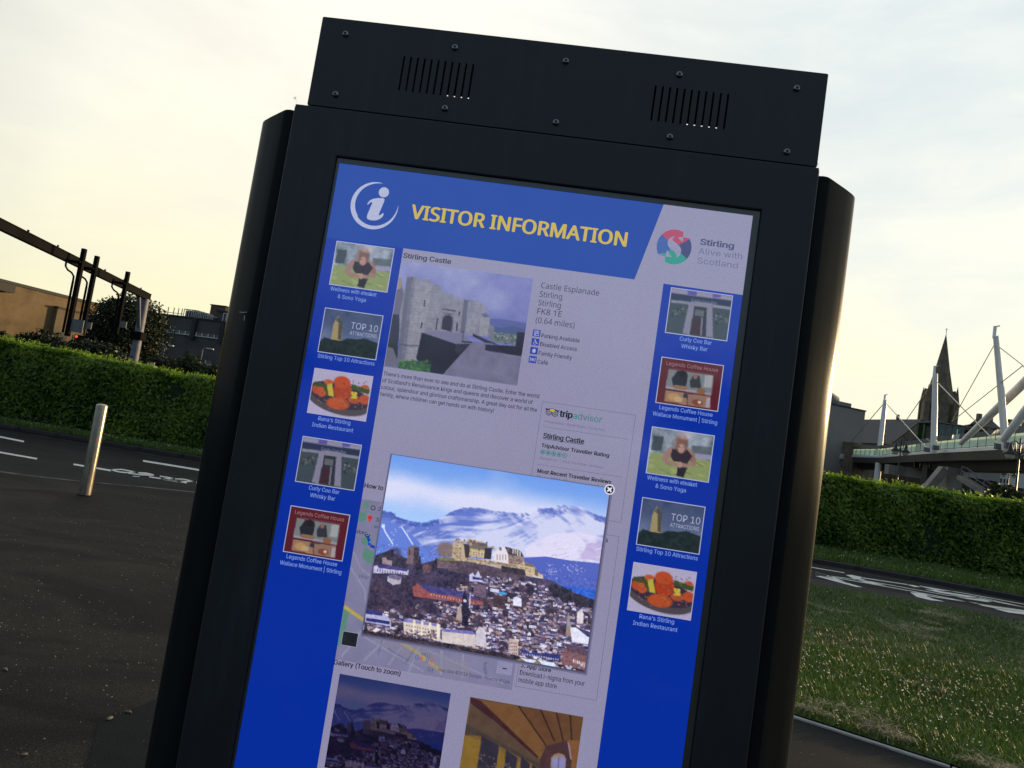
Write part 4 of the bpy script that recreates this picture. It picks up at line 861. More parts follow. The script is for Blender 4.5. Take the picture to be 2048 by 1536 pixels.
    a.poly([(110, 950), (180, 935), (385, 975), (380, 1018), (270, 1005), (105, 1005)], (196, 190, 222)); a.poly([(130, 940), (190, 932), (385, 972), (370, 990), (150, 965)], (66, 60, 116))
    for k in range(11): a.line([(140+k*20, 970+k*3), (138+k*20, 995+k*3)], 1.4*k1, (70, 64, 104))
    a.poly([(220, 1030), (250, 1015), (330, 1030), (320, 1085), (260, 1095), (215, 1065)], (188, 176, 190)); a.poly([(235, 1015), (335, 1030), (310, 1060), (225, 1040)], (104, 98, 130))
    a.poly([(860, 1010), (885, 990), (905, 1020), (930, 975), (955, 1040), (965, 1060), (860, 1060)], (196, 194, 230)); a.poly([(885, 1020), (955, 1035), (960, 1050), (885, 1045)], (52, 54, 110))
    # red brick range
    a.poly([(415, 1110), (455, 1080), (470, 1100), (560, 1110), (830, 1160), (960, 1215), (962, 1245), (830, 1225), (540, 1195), (420, 1180)], (148, 76, 72)); a.poly([(455, 1082), (520, 1090), (820, 1140), (960, 1212), (830, 1192), (545, 1150), (500, 1120)], (64, 58, 116))
    for k in range(16): a.line([(560+k*22, 1158+k*4), (558+k*22, 1172+k*4)], 1.4*k1, (216, 170, 160))
    a.poly([(895, 1090), (920, 1075), (990, 1095), (985, 1190), (890, 1165)], (104, 84, 104)); a.poly([(1045, 1155), (1070, 1160), (1138, 1172), (1130, 1270), (1045, 1255)], (70, 54, 60)); a.poly([(1080, 1135), (1150, 1145), (1146, 1162), (1080, 1152)], (60, 160, 226)); a.poly([(1020, 1110), (1090, 1120), (1088, 1145), (1020, 1135)], (206, 212, 244))
    # clock tower, steeples
    a.poly([(800, 1200), (822, 1120), (846, 1200), (858, 1260), (842, 1410), (795, 1400)], (34, 32, 52)); a.ell((822, 1210), .007, .007, (196, 204, 236)); a.line([(866, 1150), (856, 1265)], 1.6*k1, (190, 190, 214)); a.poly([(765, 1260), (790, 1240), (800, 1360), (752, 1355)], (176, 154, 146))
    a.poly([(1612, 1310), (1602, 1400), (1640, 1400), (1622, 1310)], (150, 146, 150)); a.poly([(1600, 1400), (1642, 1400), (1640, 1470), (1592, 1465)], (152, 130, 124))
    a.poly([(1685, 1290), (1720, 1255), (1735, 1300), (1728, 1370), (1680, 1360)], (226, 214, 218)); a.poly([(1630, 1400), (1700, 1400), (1790, 1470), (1800, 1530), (1640, 1510)], (232, 232, 248)); a.poly([(1660, 1390), (1800, 1440), (1820, 1480), (1760, 1470), (1700, 1420)], (56, 54, 104))
    a.poly([(1200, 1180), (1222, 1170), (1262, 1190), (1260, 1250), (1195, 1240)], (232, 230, 250))
    # long cream terraces in front
    a.poly([(340, 1375), (380, 1350), (630, 1395), (625, 1520), (560, 1510), (345, 1470)], (222, 208, 192)); a.poly([(350, 1352), (620, 1392), (626, 1412), (345, 1378)], (126, 122, 190))
    for k in range(4): x_ = 412+k*62; a.poly([(x_, 1400+k*9), (x_+4, 1368+k*9), (x_+14, 1358+k*9), (x_+24, 1370+k*9), (x_+20, 1480+k*9), (x_-6, 1478+k*9)], (240, 228, 204))
    for k in range(12):
        for j in range(3): a.line([(368+k*21, 1400+k*3.3+j*28), (366+k*21, 1412+k*3.3+j*28)], 1.5*k1, (96, 84, 104))
    a.poly([(640, 1440), (680, 1420), (900, 1462), (900, 1560), (640, 1530)], (214, 200, 196)); a.poly([(640, 1425), (880, 1440), (905, 1468), (650, 1448)], (112, 110, 180)); a.poly([(905, 1445), (930, 1405), (975, 1415), (985, 1560), (900, 1550)], (206, 196, 208))
    a.poly([(40, 1290), (180, 1310), (240, 1360), (245, 1415), (40, 1385)], (178, 176, 216)); a.poly([(48, 1285), (120, 1290), (180, 1310), (175, 1335), (45, 1320)], (44, 44, 104)); a.poly([(50, 1350), (235, 1375), (232, 1400), (45, 1375)], (40, 46, 110))
    for k in range(150): a.ell((random.uniform(30, 600), 1440+random.uniform(0, 90)), .006, .005, random.choice([(60, 46, 60), (150, 128, 150), (40, 34, 44), (96, 78, 96)]), .7)
    # front right
    a.poly([(1160, 1490), (1230, 1500), (1225, 1620), (1152, 1605)], (206, 180, 172)); a.poly([(1250, 1575), (1400, 1596), (1396, 1630), (1245, 1605)], (48, 56, 120)); a.poly([(1410, 1590), (1550, 1612), (1546, 1650), (1405, 1628)], (44, 50, 112))
    for k in range(16): a.line([(1165+k % 4*16, 1520+k//4*26), (1164+k % 4*16, 1532+k//4*26)], 1.4*k1, (96, 80, 96)); a.line([(1262+k*18, 1600+k*2.6), (1261+k*18, 1612+k*2.6)], 1.4*k1, (190, 196, 232)); a.ell((1250+random.uniform(0, 300), 1560+random.uniform(0, 40)), .006, .005, random.choice([(150, 130, 140), (90, 70, 90), (210, 200, 220)]), .9); a.poly([(1580, 1560), (1640, 1530), (1800, 1610), (1790, 1800), (1560, 1680)], (124, 86, 88)); a.poly([(1600, 1540), (1660, 1530), (1810, 1600), (1800, 1640), (1700, 1600), (1600, 1580)], (90, 68, 86))
    for k in range(9): a.line([(1650+k*14, 1640+k*4), (1648+k*14, 1665+k*4)], 1.6*k1, random.choice([(226, 170, 130), (230, 226, 240)]))
    a.poly([(20, 1440), (400, 1500), (900, 1575), (1500, 1670), (1800, 1735), (1780, 1810), (0, 1530)], (40, 32, 40), .80)
    a.poly([(1170, 1675), (1240, 1640), (1310, 1690), (1370, 1655), (1450, 1715), (1460, 1730)], (150, 112, 60)); a.poly([(1240, 1636), (1370, 1652), (1320, 1688)], (214, 230, 255)); a.poly([(1372, 1650), (1500, 1670), (1580, 1740), (1450, 1722)], (214, 230, 255))
    a.poly([(95, 1450), (130, 1425), (165, 1440), (120, 1462)], (236, 228, 224))
    for k in range(30): a.ell((random.uniform(1480, 1780), random.uniform(1680, 1760)), .006, .005, random.choice([(200, 200, 226), (90, 80, 96), (150, 140, 170)]), .9)
    hz = np.clip(.16-.10*(a.YY/(H_-1)), 0, 1)[..., None]; a.im = a.im*(1-hz)+np.array((170, 176, 226.))*hz
    if det: a.im += (a.fbm(120, 77, 2)-.5)[..., None]*40*((a.YY/(H_-1)) > .5)[..., None]
    return a
a = panorama(352, 288)
# drop shadow drawn by the page round the enlarged picture
for k, (c, w) in enumerate((((112, 110, 142), 5.0), ((84, 82, 110), 2.6))):
    fmesh('picture_shadow', [rect(167.5-w*.6, -464-(-w*.3), 518+w, -747.2-w)], scol(c), 5+k)
a.obj('enlarged_photograph', 167.5, -463.8, 518, -747.0, 8)
fmesh('close_button', circ(517.6, -465.8, 8.2, 32), scol((214, 214, 232), 0), 9); fmesh('close_button', circ(517.6, -465.8, 6.2, 28), scol((16, 18, 34), 0), 10)
fmesh('close_cross', [seg((514.4, -462.6), (520.8, -469.0), 2.4), seg((520.8, -462.6), (514.4, -469.0), 2.4)], scol((232, 232, 244), 0), 11)
# dim gallery copy
b = Art(130, 112, (0, 0), (1, 0), (0, 1)); iy = (np.linspace(0, a.H-1, 112)).astype(int); ix = (np.linspace(0, a.W-1, 130)).astype(int)
sm = (a.im[np.ix_(iy, ix)]+a.im[np.ix_(np.minimum(iy+1, a.H-1), np.minimum(ix+1, a.W-1))])/2
lum = sm.mean(2, keepdims=True); b.im = np.clip((sm*.38+lum*.04)*np.array((.88, .82, 1.0))+np.array((6, 6, 16))-12, 8, 255); b.obj('gallery_photograph', 141.7, -814.3, 319.4, -957.5, 2)
# hall interior (coordinates from the 2048-wide crop of 920..1180, 1380..1536)
h = Art(120, 100, (175, 88), (1950, 410), (10, 1270)); h.im[:] = (112, 86, 50)
h.poly([(175, 88), (1950, 410), (1900, 700), (1760, 690), (1460, 740), (1230, 860), (830, 560), (350, 150)], (96, 66, 46)); h.poly([(350, 140), (930, 230), (1390, 750), (1230, 860), (780, 480)], (110, 76, 48))
for P in ([(930, 225), (1390, 750)], [(1280, 290), (1520, 700)], [(1530, 340), (1650, 700)], [(1745, 380), (1780, 690)]): h.line(P, 1.4, (46, 30, 30))
h.poly([(1390, 750), (1700, 690), (1790, 720), (1790, 1100), (1240, 1040), (1300, 900)], (70, 48, 52)); h.poly([(175, 180), (350, 240), (1300, 920), (1300, 1020), (370, 580), (120, 560)], (84, 66, 56)); h.poly([(175, 88), (350, 150), (1280, 880), (1260, 900), (560, 400), (180, 170)], (60, 34, 40)); h.poly([(120, 420), (1290, 960), (1300, 1020), (370, 590), (115, 560)], (68, 58, 54))
h.poly([(110, 570), (370, 650), (1240, 1040), (1450, 1060), (1450, 1280), (10, 1270)], (126, 98, 44))
for P in ([(375, 590), (655, 720), (610, 1130), (315, 1105)], [(765, 770), (950, 880), (920, 1170), (735, 1150)], [(1005, 870), (1145, 960), (1110, 1190), (980, 1170)], [(1180, 970), (1240, 1000), (1225, 1200), (1165, 1190)]):
    h.poly(P, (46, 42, 58))
    for k in range(30):
        t1, t2 = random.random(), random.uniform(.35, 1); x_ = P[0][0]+(P[1][0]-P[0][0])*t1+(P[3][0]-P[0][0])*t2; y_ = P[0][1]+(P[1][1]-P[0][1])*t1+(P[3][1]-P[0][1])*t2; h.ell((x_, y_), .008, .008, random.choice([(110, 92, 90), (76, 62, 80), (128, 110, 104)]), .6)
h.poly([(1460, 1230), (1470, 900), (1520, 855), (1600, 845), (1670, 870), (1700, 920), (1690, 1240)], (146, 120, 100)); h.poly([(1485, 1230), (1490, 915), (1530, 890), (1590, 900), (1650, 885), (1695, 920), (1680, 1240)], (132, 128, 176)); h.line([(1590, 900), (1570, 1240)], 1.0, (80, 76, 110)); h.line([(1485, 1150), (1680, 1165)], 1.0, (80, 76, 110))
h.poly([(1700, 690), (1905, 700), (1850, 1280), (1770, 1270), (1790, 900)], (120, 80, 50)); h.line([(1730, 720), (1780, 930)], 1.4, (150, 130, 150)); h.im += (h.fbm(20, 9, 4)-.5)[..., None]*16
h.obj('gallery_photograph', 350.1, -814.2, 526.4, -957.5, 2)
fmesh('gallery_photograph', [rect(141.7, -1000, 319.4, -1140), rect(350.1, -1000, 526.4, -1140)], scol((70, 66, 80)), 2)

# ---- advertiser thumbnails
def th_yoga():
    t = Art(64, 48, (1192, 912), (1738, 1000), (1137, 1322)); f = t.fbm(7, 6, 4); t.im[:] = np.array((62, 72, 84))+(f*120)[..., None]*np.array((1, 1, 1.05))
    t.poly([(1170, 1140), (1420, 1160), (1715, 1230), (1680, 1410), (1137, 1322)], (128, 140, 92)); t.poly([(1560, 1140), (1720, 1180), (1715, 1225), (1540, 1190)], (138, 134, 166))
    for k in range(40): t.ell((random.uniform(1150, 1690), random.uniform(1180, 1380)), .05, .012, random.choice([(150, 160, 96), (84, 104, 66), (168, 172, 112)]), .5, .6, ang=.15)
    t.poly([(1200, 990), (1290, 1000), (1270, 1130), (1175, 1120)], (44, 54, 62), .8); t.poly([(1540, 1080), (1720, 1100), (1715, 1170), (1540, 1150)], (52, 64, 66), .6)
    sk_ = (146, 112, 106); dk = (44, 34, 48)
    t.ell((1318, 1165), .05, .12, sk_, 1, .3, ang=.38); t.ell((1545, 1195), .05, .13, (134, 100, 96), 1, .3, ang=-.32); t.ell((1360, 1120), .05, .05, sk_, 1, .4); t.ell((1515, 1140), .05, .05, sk_, 1, .4); t.poly([(1290, 1200), (1420, 1240), (1400, 1270), (1300, 1240)], sk_); t.poly([(1560, 1230), (1440, 1250), (1470, 1275), (1550, 1265)], sk_)
    t.poly([(1365, 1110), (1500, 1120), (1545, 1180), (1500, 1245), (1380, 1225), (1350, 1180)], dk); t.poly([(1415, 1270), (1500, 1280), (1465, 1370), (1400, 1352)], (34, 28, 44))
    t.ell((1450, 1062), .105, .15, (112, 84, 74), 1, .3); t.ell((1478, 998), .11, .05, (190, 168, 180), .6, .9); t.ell((1395, 1050), .03, .09, (150, 122, 122), .5, .8); t.ell((1447, 1108), .055, .075, (166, 128, 120), 1, .35); t.ell((1428, 1092), .012, .010, (60, 42, 44), .7); t.ell((1468, 1098), .012, .010, (60, 42, 44), .7); t.ell((1443, 1135), .018, .007, (90, 50, 54), .7)
    for k in range(30): t.ell((1452+random.uniform(-60, 60), 1068+random.uniform(-75, 70)), .008, .03, random.choice([(70, 48, 48), (150, 118, 112), (120, 88, 82)]), .35, .6); t.ell((1435, 1255), .035, .05, (166, 126, 118), 1, .3); return t
def th_top():
    t = Art(64, 48, (405, 45), (833, 108), (353, 367)); g = (t.YY/47)[..., None]; t.im[:] = np.array((58, 70, 104))*(1-g)+np.array((108, 120, 154))*g; t.im += (t.fbm(5, 8, 4)-.5)[..., None]*34
    t.poly([(445, 290), (468, 160), (480, 130), (500, 105), (512, 108), (536, 150), (530, 200), (528, 285)], (148, 134, 96)); t.poly([(505, 110), (536, 150), (530, 200), (524, 285), (500, 280)], (74, 72, 70)); t.poly([(478, 135), (512, 103), (536, 150), (510, 160)], (66, 70, 80), .8)
    t.poly([(360, 290), (400, 262), (450, 280), (530, 290), (570, 272), (640, 280), (700, 272), (800, 310), (780, 440), (350, 370)], (30, 42, 46)); t.im += ((t.fbm(22, 18, 3)-.5)*26*(t.YY > 30))[..., None]; return t
def th_food():
    t = Art(64, 48, (328, 488), (758, 550), (274, 815)); t.im[:] = (166, 160, 190); t.ell((505, 720), .56, .24, (74, 66, 74), 1, .06, ang=.14); t.ell((510, 690), .53, .20, (48, 42, 62), 1, .06, ang=.14)
    for c, rx_, ry_, co in (((345, 640), .09, .09, (160, 70, 44)), ((380, 660), .08, .09, (172, 78, 46)), ((430, 590), .08, .05, (176, 86, 54)), ((700, 640), .08, .07, (168, 72, 50)), ((700, 720), .10, .08, (170, 74, 44)), ((620, 720), .10, .07, (158, 74, 46)), ((535, 650), .16, .16, (158, 56, 28)), ((530, 590), .14, .10, (172, 70, 36)), ((500, 750), .20, .10, (172, 74, 38))): t.ell(c, rx_, ry_, co, 1, .2)
    t.line([(320, 600), (400, 615), (440, 690)], 4.5, (54, 72, 38)); t.poly([(415, 605), (455, 600), (470, 700), (430, 690)], (180, 164, 60)); t.line([(600, 620), (735, 665)], 5, (52, 74, 40)); t.poly([(600, 660), (645, 665), (640, 715), (595, 710)], (186, 168, 62))
    for k in range(150): t.ell((random.uniform(350, 720), random.uniform(580, 790)), .014, .009, random.choice([(200, 112, 66), (96, 38, 28), (120, 42, 24), (84, 86, 46), (120, 116, 130)]), .5)
    return t
def th_bar():
    t = Art(64, 48, (245, 985), (675, 1052), (185, 1318)); t.im[:] = (58, 68, 78)
    t.poly([(245, 985), (675, 1052), (668, 1085), (240, 1020)], (134, 130, 158)); t.poly([(360, 1003), (425, 1012), (420, 1045), (355, 1035)], (84, 76, 150)); t.poly([(540, 1030), (595, 1040), (590, 1065), (535, 1058)], (84, 76, 150))
    t.poly([(240, 1025), (668, 1090), (662, 1130), (236, 1072)], (38, 46, 78)); t.poly([(236, 1074), (370, 1092), (365, 1112), (232, 1095)], (122, 124, 142)); t.poly([(530, 1110), (660, 1135), (656, 1155), (528, 1135)], (122, 124, 142))
    t.poly([(380, 1085), (530, 1105), (520, 1365), (470, 1355), (490, 1135), (400, 1125), (355, 1340), (305, 1330), (360, 1110)], (122, 120, 142)); t.poly([(400, 1125), (485, 1140), (470, 1350), (355, 1335)], (44, 46, 60)); t.poly([(405, 1150), (470, 1160), (462, 1205), (395, 1195)], (90, 92, 100)); t.line([(452, 1210), (435, 1345)], 1.5, (120, 116, 132)); t.poly([(390, 1215), (440, 1225), (425, 1345), (365, 1330)], (56, 34, 46))
    for cx2, cy2 in ((280, 1180), (590, 1230)):
        for k in range(30): t.ell((cx2+random.uniform(-45, 45), cy2+random.uniform(-45, 25)), .02, .02, random.choice([(34, 40, 50), (110, 112, 120), (80, 88, 92), (50, 60, 66)]), .7)
    return t
def th_coffee():
    t = Art(64, 48, (392, 808), (962, 895), (312, 1252)); t.im[:] = (84, 28, 40); t.poly([(445, 925), (868, 988), (835, 1185), (408, 1110)], (112, 118, 122))
    t.poly([(530, 940), (615, 955), (625, 1000), (600, 1100), (480, 1095), (470, 1020)], (36, 38, 48)); t.ell((572, 975), .055, .06, (34, 30, 36)); t.poly([(640, 1040), (680, 985), (735, 990), (745, 1115), (640, 1110)], (48, 50, 58)); t.ell((695, 1000), .03, .045, (128, 96, 88)); t.poly([(790, 985), (860, 990), (840, 1110), (765, 1105)], (150, 152, 158))
    t.poly([(415, 1095), (835, 1160), (832, 1188), (408, 1115)], (140, 136, 150)); t.ell((545, 1108), .13, .035, (130, 98, 76)); t.ell((740, 1145), .07, .05, (128, 86, 62))
    t.poly([(408, 1135), (605, 1168), (600, 1280), (390, 1245)], (142, 112, 92)); t.poly([(615, 1172), (828, 1195), (815, 1312), (605, 1280)], (134, 104, 92)); t.ell((480, 1205), .10, .06, (170, 132, 90)); t.ell((520, 1225), .07, .045, (176, 150, 110)); t.ell((700, 1255), .09, .05, (120, 66, 50)); t.ell((720, 1255), .03, .02, (190, 180, 170)); t.poly([(790, 1210), (825, 1215), (812, 1310), (770, 1300)], (160, 156, 170), .8); t.ell((590, 1190), .04, .04, (50, 50, 62)); return t
TH = {'yoga': (th_yoga(), ['Wellness with eteaket', '& Sono Yoga'], (21.5, 99.5, 36, 83.5)), 'top': (th_top(), ['Stirling Top 10 Attractions'], (19.8, 115, 0, 0)), 'food': (th_food(), ['Rana\u2019s Stirling', 'Indian Restaurant'], (38.5, 92.0, 30.0, 98.5)),
      'bar': (th_bar(), ['Curly Coo Bar', 'Whisky Bar'], (42.6, 93.2, 46.5, 88.0)), 'coffee': (th_coffee(), ['Legends Coffee House', 'Wallace Monument | Stirling'], (25.5, 109, 16.6, 117.6))}
cache = {}
for col0, order in ((18.2, [('yoga', -131), ('top', -243.6), ('food', -344.2), ('bar', -456.2), ('coffee', -568.8)]), (569.8, [('bar', -133), ('coffee', -245.8), ('yoga', -357.6), ('top', -469.4), ('food', -570.4)])):
    for kind, v0 in order:
        art, cap, (a0, a1, b0, b1) = TH[kind]; v1 = v0-74.3; d = col0-18.2
        fmesh('thumbnail_frame', [rect(col0, v0, col0+98.4, v1)], scol((164, 172, 204), .05) if kind != 'food' else scol((168, 164, 194), .05), 2)
        o = art.obj('thumbnail_photograph', col0+1.3, v0-1.3, col0+97.1, v1+1.3, 3)
        L1 = [(cap[0], a0+d, v1-9.0, a1+d, 6.4)]
        if len(cap) > 1: L1.append((cap[1], b0+d, v1-20.2, b1+d, 6.4))
        text('caption', L1, (118, 146, 212), 2, bold=.02)
        if kind == 'top':
            text('thumbnail_lettering', [('TOP 10', col0+48, v0-28.5, col0+93, 10.5), ('ATTRACTIONS', col0+48, v0-38.5, col0+93, 5.8)], (160, 166, 196), 4, bold=.0)
        if kind == 'coffee': text('thumbnail_lettering', [('Legends Coffee House', col0+9, v0-12.2, col0+90, 6.2)], (150, 110, 116), 4); text('thumbnail_lettering', [('Freshly Prepared at the Wallace Monument', col0+20, v0-17.0, col0+88, 2.0)], (120, 66, 74), 4)
        if kind == 'bar': text('thumbnail_lettering', [('Curly Coo Bar', col0+34, v0-17.5, col0+75, 4.0)], (110, 118, 144), 4)
# ================================================================== BOLLARD
M_steel = newmat('brushed_steel'); t = M_steel.node_tree
p = N(t, 'ShaderNodeBsdfPrincipled', i_Metallic=.75, i_Roughness=.30); o = N(t, 'ShaderNodeOutputMaterial'); LK(t, p.outputs[0], o.inputs[0])
tcn = N(t, 'ShaderNodeTexCoord'); n1 = N(t, 'ShaderNodeTexNoise', i_Scale=9.0, i_Detail=8.0, i_Roughness=.7); mpn = N(t, 'ShaderNodeMapping'); mpn.inputs['Scale'].default_value = (3, 3, .6); LK(t, tcn.outputs['Object'], mpn.inputs[0]); LK(t, mpn.outputs[0], n1.inputs['Vector'])
LK(t, mixc(t, ramp(t, n1.outputs[0], [(.35, 0.), (.65, 1.)]), (.28, .24, .19), (.48, .42, .34)), p.inputs['Base Color']); LK(t, mathn(t, 'MULTIPLY_ADD', n1.outputs[0], .16, .20), p.inputs['Roughness'])
bx, by = gp(169.5, 990)
bol = empty('bollard', (bx, by, 0)); tag(bol, 'stainless steel bollard with a domed top standing in the tarmac by the road', 'bollard')
MB().lathe([(.062, -.01), (.062, 1.012), (.060, 1.022), (.050, 1.031), (.03, 1.037), (.0005, 1.039)], 40).build('post', M_steel, bol)
MB().lathe([(.085, -.002), (.083, .006), (.063, .007)], 24).build('collar', M_patch, bol)
M_loose = pbr('loose_stone', (0.13, 0.12, 0.10), .9, var=.4)
for k, (px, py, s) in enumerate(((256, 1425, .011), (219, 1438, .012), (10, 1340, .012), (48, 1510, .009))):
    gx, gy = gp(px, py); m = MB(); m.lathe([(.001, 0), (s, s*.2), (s*.8, s*.6), (.001, s*.8)], 7); o = m.build('pebble', M_loose); o.location = (gx, gy, 0); o.scale = (1.5, .7, 1); o.rotation_euler = (0, 0, k*1.3)
    tag(o, ['flat pale chip of stone on the edge of the smooth tarmac, nearest the kiosk', 'pale stone chip lying left of the other chip at the edge of the smooth tarmac', 'small pale stone on the tarmac at the left edge of the view', 'small stone on the tarmac in the bottom left corner'][k], 'stone', 'loose stones on the tarmac')

# ================================================================== LEFT BACKGROUND
M_dark = pbr('dark_steel', (0.005, 0.004, 0.0035), .9, var=.2, scale=3, spec=.12)
M_galv = pbr('galvanised_steel', (0.15, 0.155, 0.19), .6, .2, var=.22, scale=4, dirt=(0.12, 0.12, 0.14), dirt_scale=3)
M_board = pbr('grey_board', (0.16, 0.16, 0.165), .6, var=.15)
M_tan = pbr('tan_render', (0.17, 0.118, 0.062), .92, var=.35, scale=.35, dirt=(0.065, 0.046, 0.028), dirt_scale=.30, detail=9)
M_tan_shade = pbr('shade_tinted_render', (0.15, 0.115, 0.07), .92, var=.4, scale=.5, dirt=(0.05, 0.04, 0.03), dirt_scale=.3)  # annex version of the render, darkened so its colour carries the shade
M_grey = pbr('grey_cladding', (0.072, 0.072, 0.078), .85, var=.12, scale=.6, dirt=(0.045, 0.045, 0.045), dirt_scale=.4)
M_trim = pbr('dark_trim', (0.02, 0.02, 0.022), .7, var=.2)
M_white = pbr('white_frames', (0.50, 0.50, 0.47), .6, var=.1)
M_wglass = pbr('window_glass', (0.03, 0.035, 0.035), .12, var=.2, spec=.8)
M_brown = pbr('brown_brick', (0.115, 0.075, 0.055), .9, var=.3, scale=2)
M_bark = pbr('bark', (0.05, 0.04, 0.03), .9, var=.3, scale=6)
M_red = pbr('red_sign', (0.55, 0.05, 0.03), .5, var=.05)

GZ = 5.55
P0 = Vector((*gp(292, 592, GZ), GZ)); P1 = Vector((*gp(0, 449, GZ), GZ))
gan = empty('overhead_gantry', (P0.x, P0.y, 0)); tag(gan, 'tall rusty steel overhead gantry on a grey round post behind the hedge', 'gantry')
inv = Matrix.Translation((-P0.x, -P0.y, 0))
def T_(v): return inv @ Vector(v)
dirb = (P1-P0).normalized(); far = P1+dirb*10; st0 = P0-dirb*.35
MB().bar(T_(st0), T_(far), .22, .32).build('beam', M_dark, gan)
MB().bar(T_(st0+Vector((0, 0, .15))), T_(far+Vector((0, 0, .15))), .26, .035).build('beam_flange', M_dark, gan)
pb = at(283, 700, P0.y)
MB().tube([T_((P0.x, P0.y, -.1)), T_((P0.x, P0.y, GZ-.15))], [.23, .185], 20).build('post', M_galv, gan)
MB().bar(T_(P0+dirb*.9+Vector((0, 0, -.2))), T_(P0+Vector((.0, 0, -1.9))), .16, .10).build('brace', M_galv, gan)
MB().box(-.26, .26, -.26, .26, 3.35, 3.75).build('clamp', M_dark, gan)
for k in range(9):
    q = P0+dirb*(.8+k*2.1); MB().bar(T_(q+Vector((0, 0, .15))), T_(q+Vector((.0, 0, .27))), .05).build('bolt', M_dark, gan)
for (px, py, bpy_, boards) in ((165, 512, 672, (145, 632, 163, 672)), (191, 526, 660, (169, 638, 181, 664)), (253, 556, 668, (240, 637, 251, 661))):
    X_, Y_ = gp(px, py, GZ); q = Vector((X_, Y_, GZ)); r_ = ray(px-(bpy_-py)*.195, bpy_); zb = CAM_H+r_[2]/r_[1]*Y_
    d = MB().bar(T_((X_+.02, Y_, zb)), T_((X_+.02, Y_, GZ+.27)), .14).build('dropper', M_dark, gan)
    MB().tube([T_((X_-.16, Y_, zb+.1)), T_((X_-.16, Y_, GZ-.95))], .04, 8).build('pipe', M_dark, d)
    cpts = [(X_-.16, Y_, GZ-.95), (X_-.17, Y_, GZ-.78), (X_-.27, Y_, GZ-.66), (X_-.43, Y_, GZ-.58), (X_-.53, Y_, GZ-.46), (X_-.54, Y_, GZ-.3), (X_-.50, Y_, GZ-.1)]
    MB().tube([T_(v) for v in cpts], .035, 8).build('conduit', M_dark, d)
    MB().box(-.26, .26, -.2, .2, GZ-.28, GZ-.22, Matrix.Translation(T_((X_-.2, Y_, 0)))).build('bracket', M_dark, d)
    b0, b1 = at(boards[0], boards[1], Y_), at(boards[2], boards[3], Y_)
    MB().box(b0.x, b1.x, Y_-.03, Y_+.01, min(b0.z, b1.z)+.1, max(b0.z, b1.z)-.1, inv).build('board', M_board, d)
M_lamp = newmat('red_lamp'); t = M_lamp.node_tree; e = N(t, 'ShaderNodeEmission', i_Strength=1.5); e.inputs[0].default_value = (1, .08, .03, 1); o = N(t, 'ShaderNodeOutputMaterial'); LK(t, e.outputs[0], o.inputs[0])
q = at(160, 668, 26.0); sg = empty('signal_head', (q.x, q.y, q.z-.2)); tag(sg, 'small dark signal head with a red lamp lit under the gantry', 'signal')
MB().box(-.18, .55, 0, .15, 0, .16).build('housing', M_dark, sg); MB().lathe([(.001, 0), (.045, 0), (.045, .01)], 12).build('lamp', M_lamp, sg).rotation_euler = (R(90), 0, 0)
sg.children[1].location = (-.1, -.012, .09)
MB().bar((.2, .08, 0), (.2, .08, -2.6), .09).build('pole', M_dark, sg)

class Wall:
    """upright plane through two level points; px() gives distance along it and height"""
    def __init__(s, a, b): s.a = Vector((a[0], a[1], 0)); s.d = Vector((b[0]-a[0], b[1]-a[1], 0)).normalized(); s.n = Vector((s.d.y, -s.d.x, 0))
    def px(s, x, y):
        r = Vector(ray(x, y).tolist()); t = s.n.dot(s.a)/s.n.dot(Vector((r.x, r.y, 0))); p = Vector((r.x*t, r.y*t, 0)); return (p-s.a).dot(s.d), CAM_H+r.z*t
    def M(s): return Matrix(((s.d.x, s.n.x, 0, s.a.x), (s.d.y, s.n.y, 0, s.a.y), (0, 0, 1, 0), (0, 0, 0, 1)))
# every Wall's local frame: x along, -y... n points towards the viewer as +y
# tan building, seen along its long sunlit side
w = Wall(gp(0, 557, 8.0), gp(198, 607, 8.0)); L0 = w.px(198, 607)[0]
tb = empty('rendered_warehouse', (0, 0, 0)); tb.matrix_world = w.M(); tag(tb, 'long windowless tan rendered building with stained wall lit by the sun', 'building')
MB().box(-24, L0, -14, 0, -.5, 8.0-.25).build('wall', M_tan, tb)
MB().box(-24.1, L0+.1, -14.1, .12, 7.75, 8.0).build('coping', M_trim, tb)
e0 = w.px(2, 560); e1 = w.px(18, 574); MB().box(e1[0]-3, e1[0], .15, .9, e1[1]-.5, e1[1]+.1).build('canopy', M_trim, tb)
w2 = w; sA, zA = w.px(110, 612); l2_ = L0+.25
ax = empty('shade_tinted_annex', (0, 0, 0)); ax.matrix_world = w2.M(); tag(ax, 'lower annex at the right end of the tan warehouse, shade put in its colour', 'building')
MB().box(sA, l2_, .01, .45, -.5, zA-.15).build('wall', M_tan_shade, ax); MB().box(sA-.05, l2_+.05, .01, .6, zA-.15, zA).build('coping', M_trim, ax)
for k in range(3): MB().box(sA+.5+k*(l2_-sA)/3.2, sA+.5+(k+.6)*(l2_-sA)/3.2, .46, .5, 1.0, 4.6).build('door', M_trim, ax)

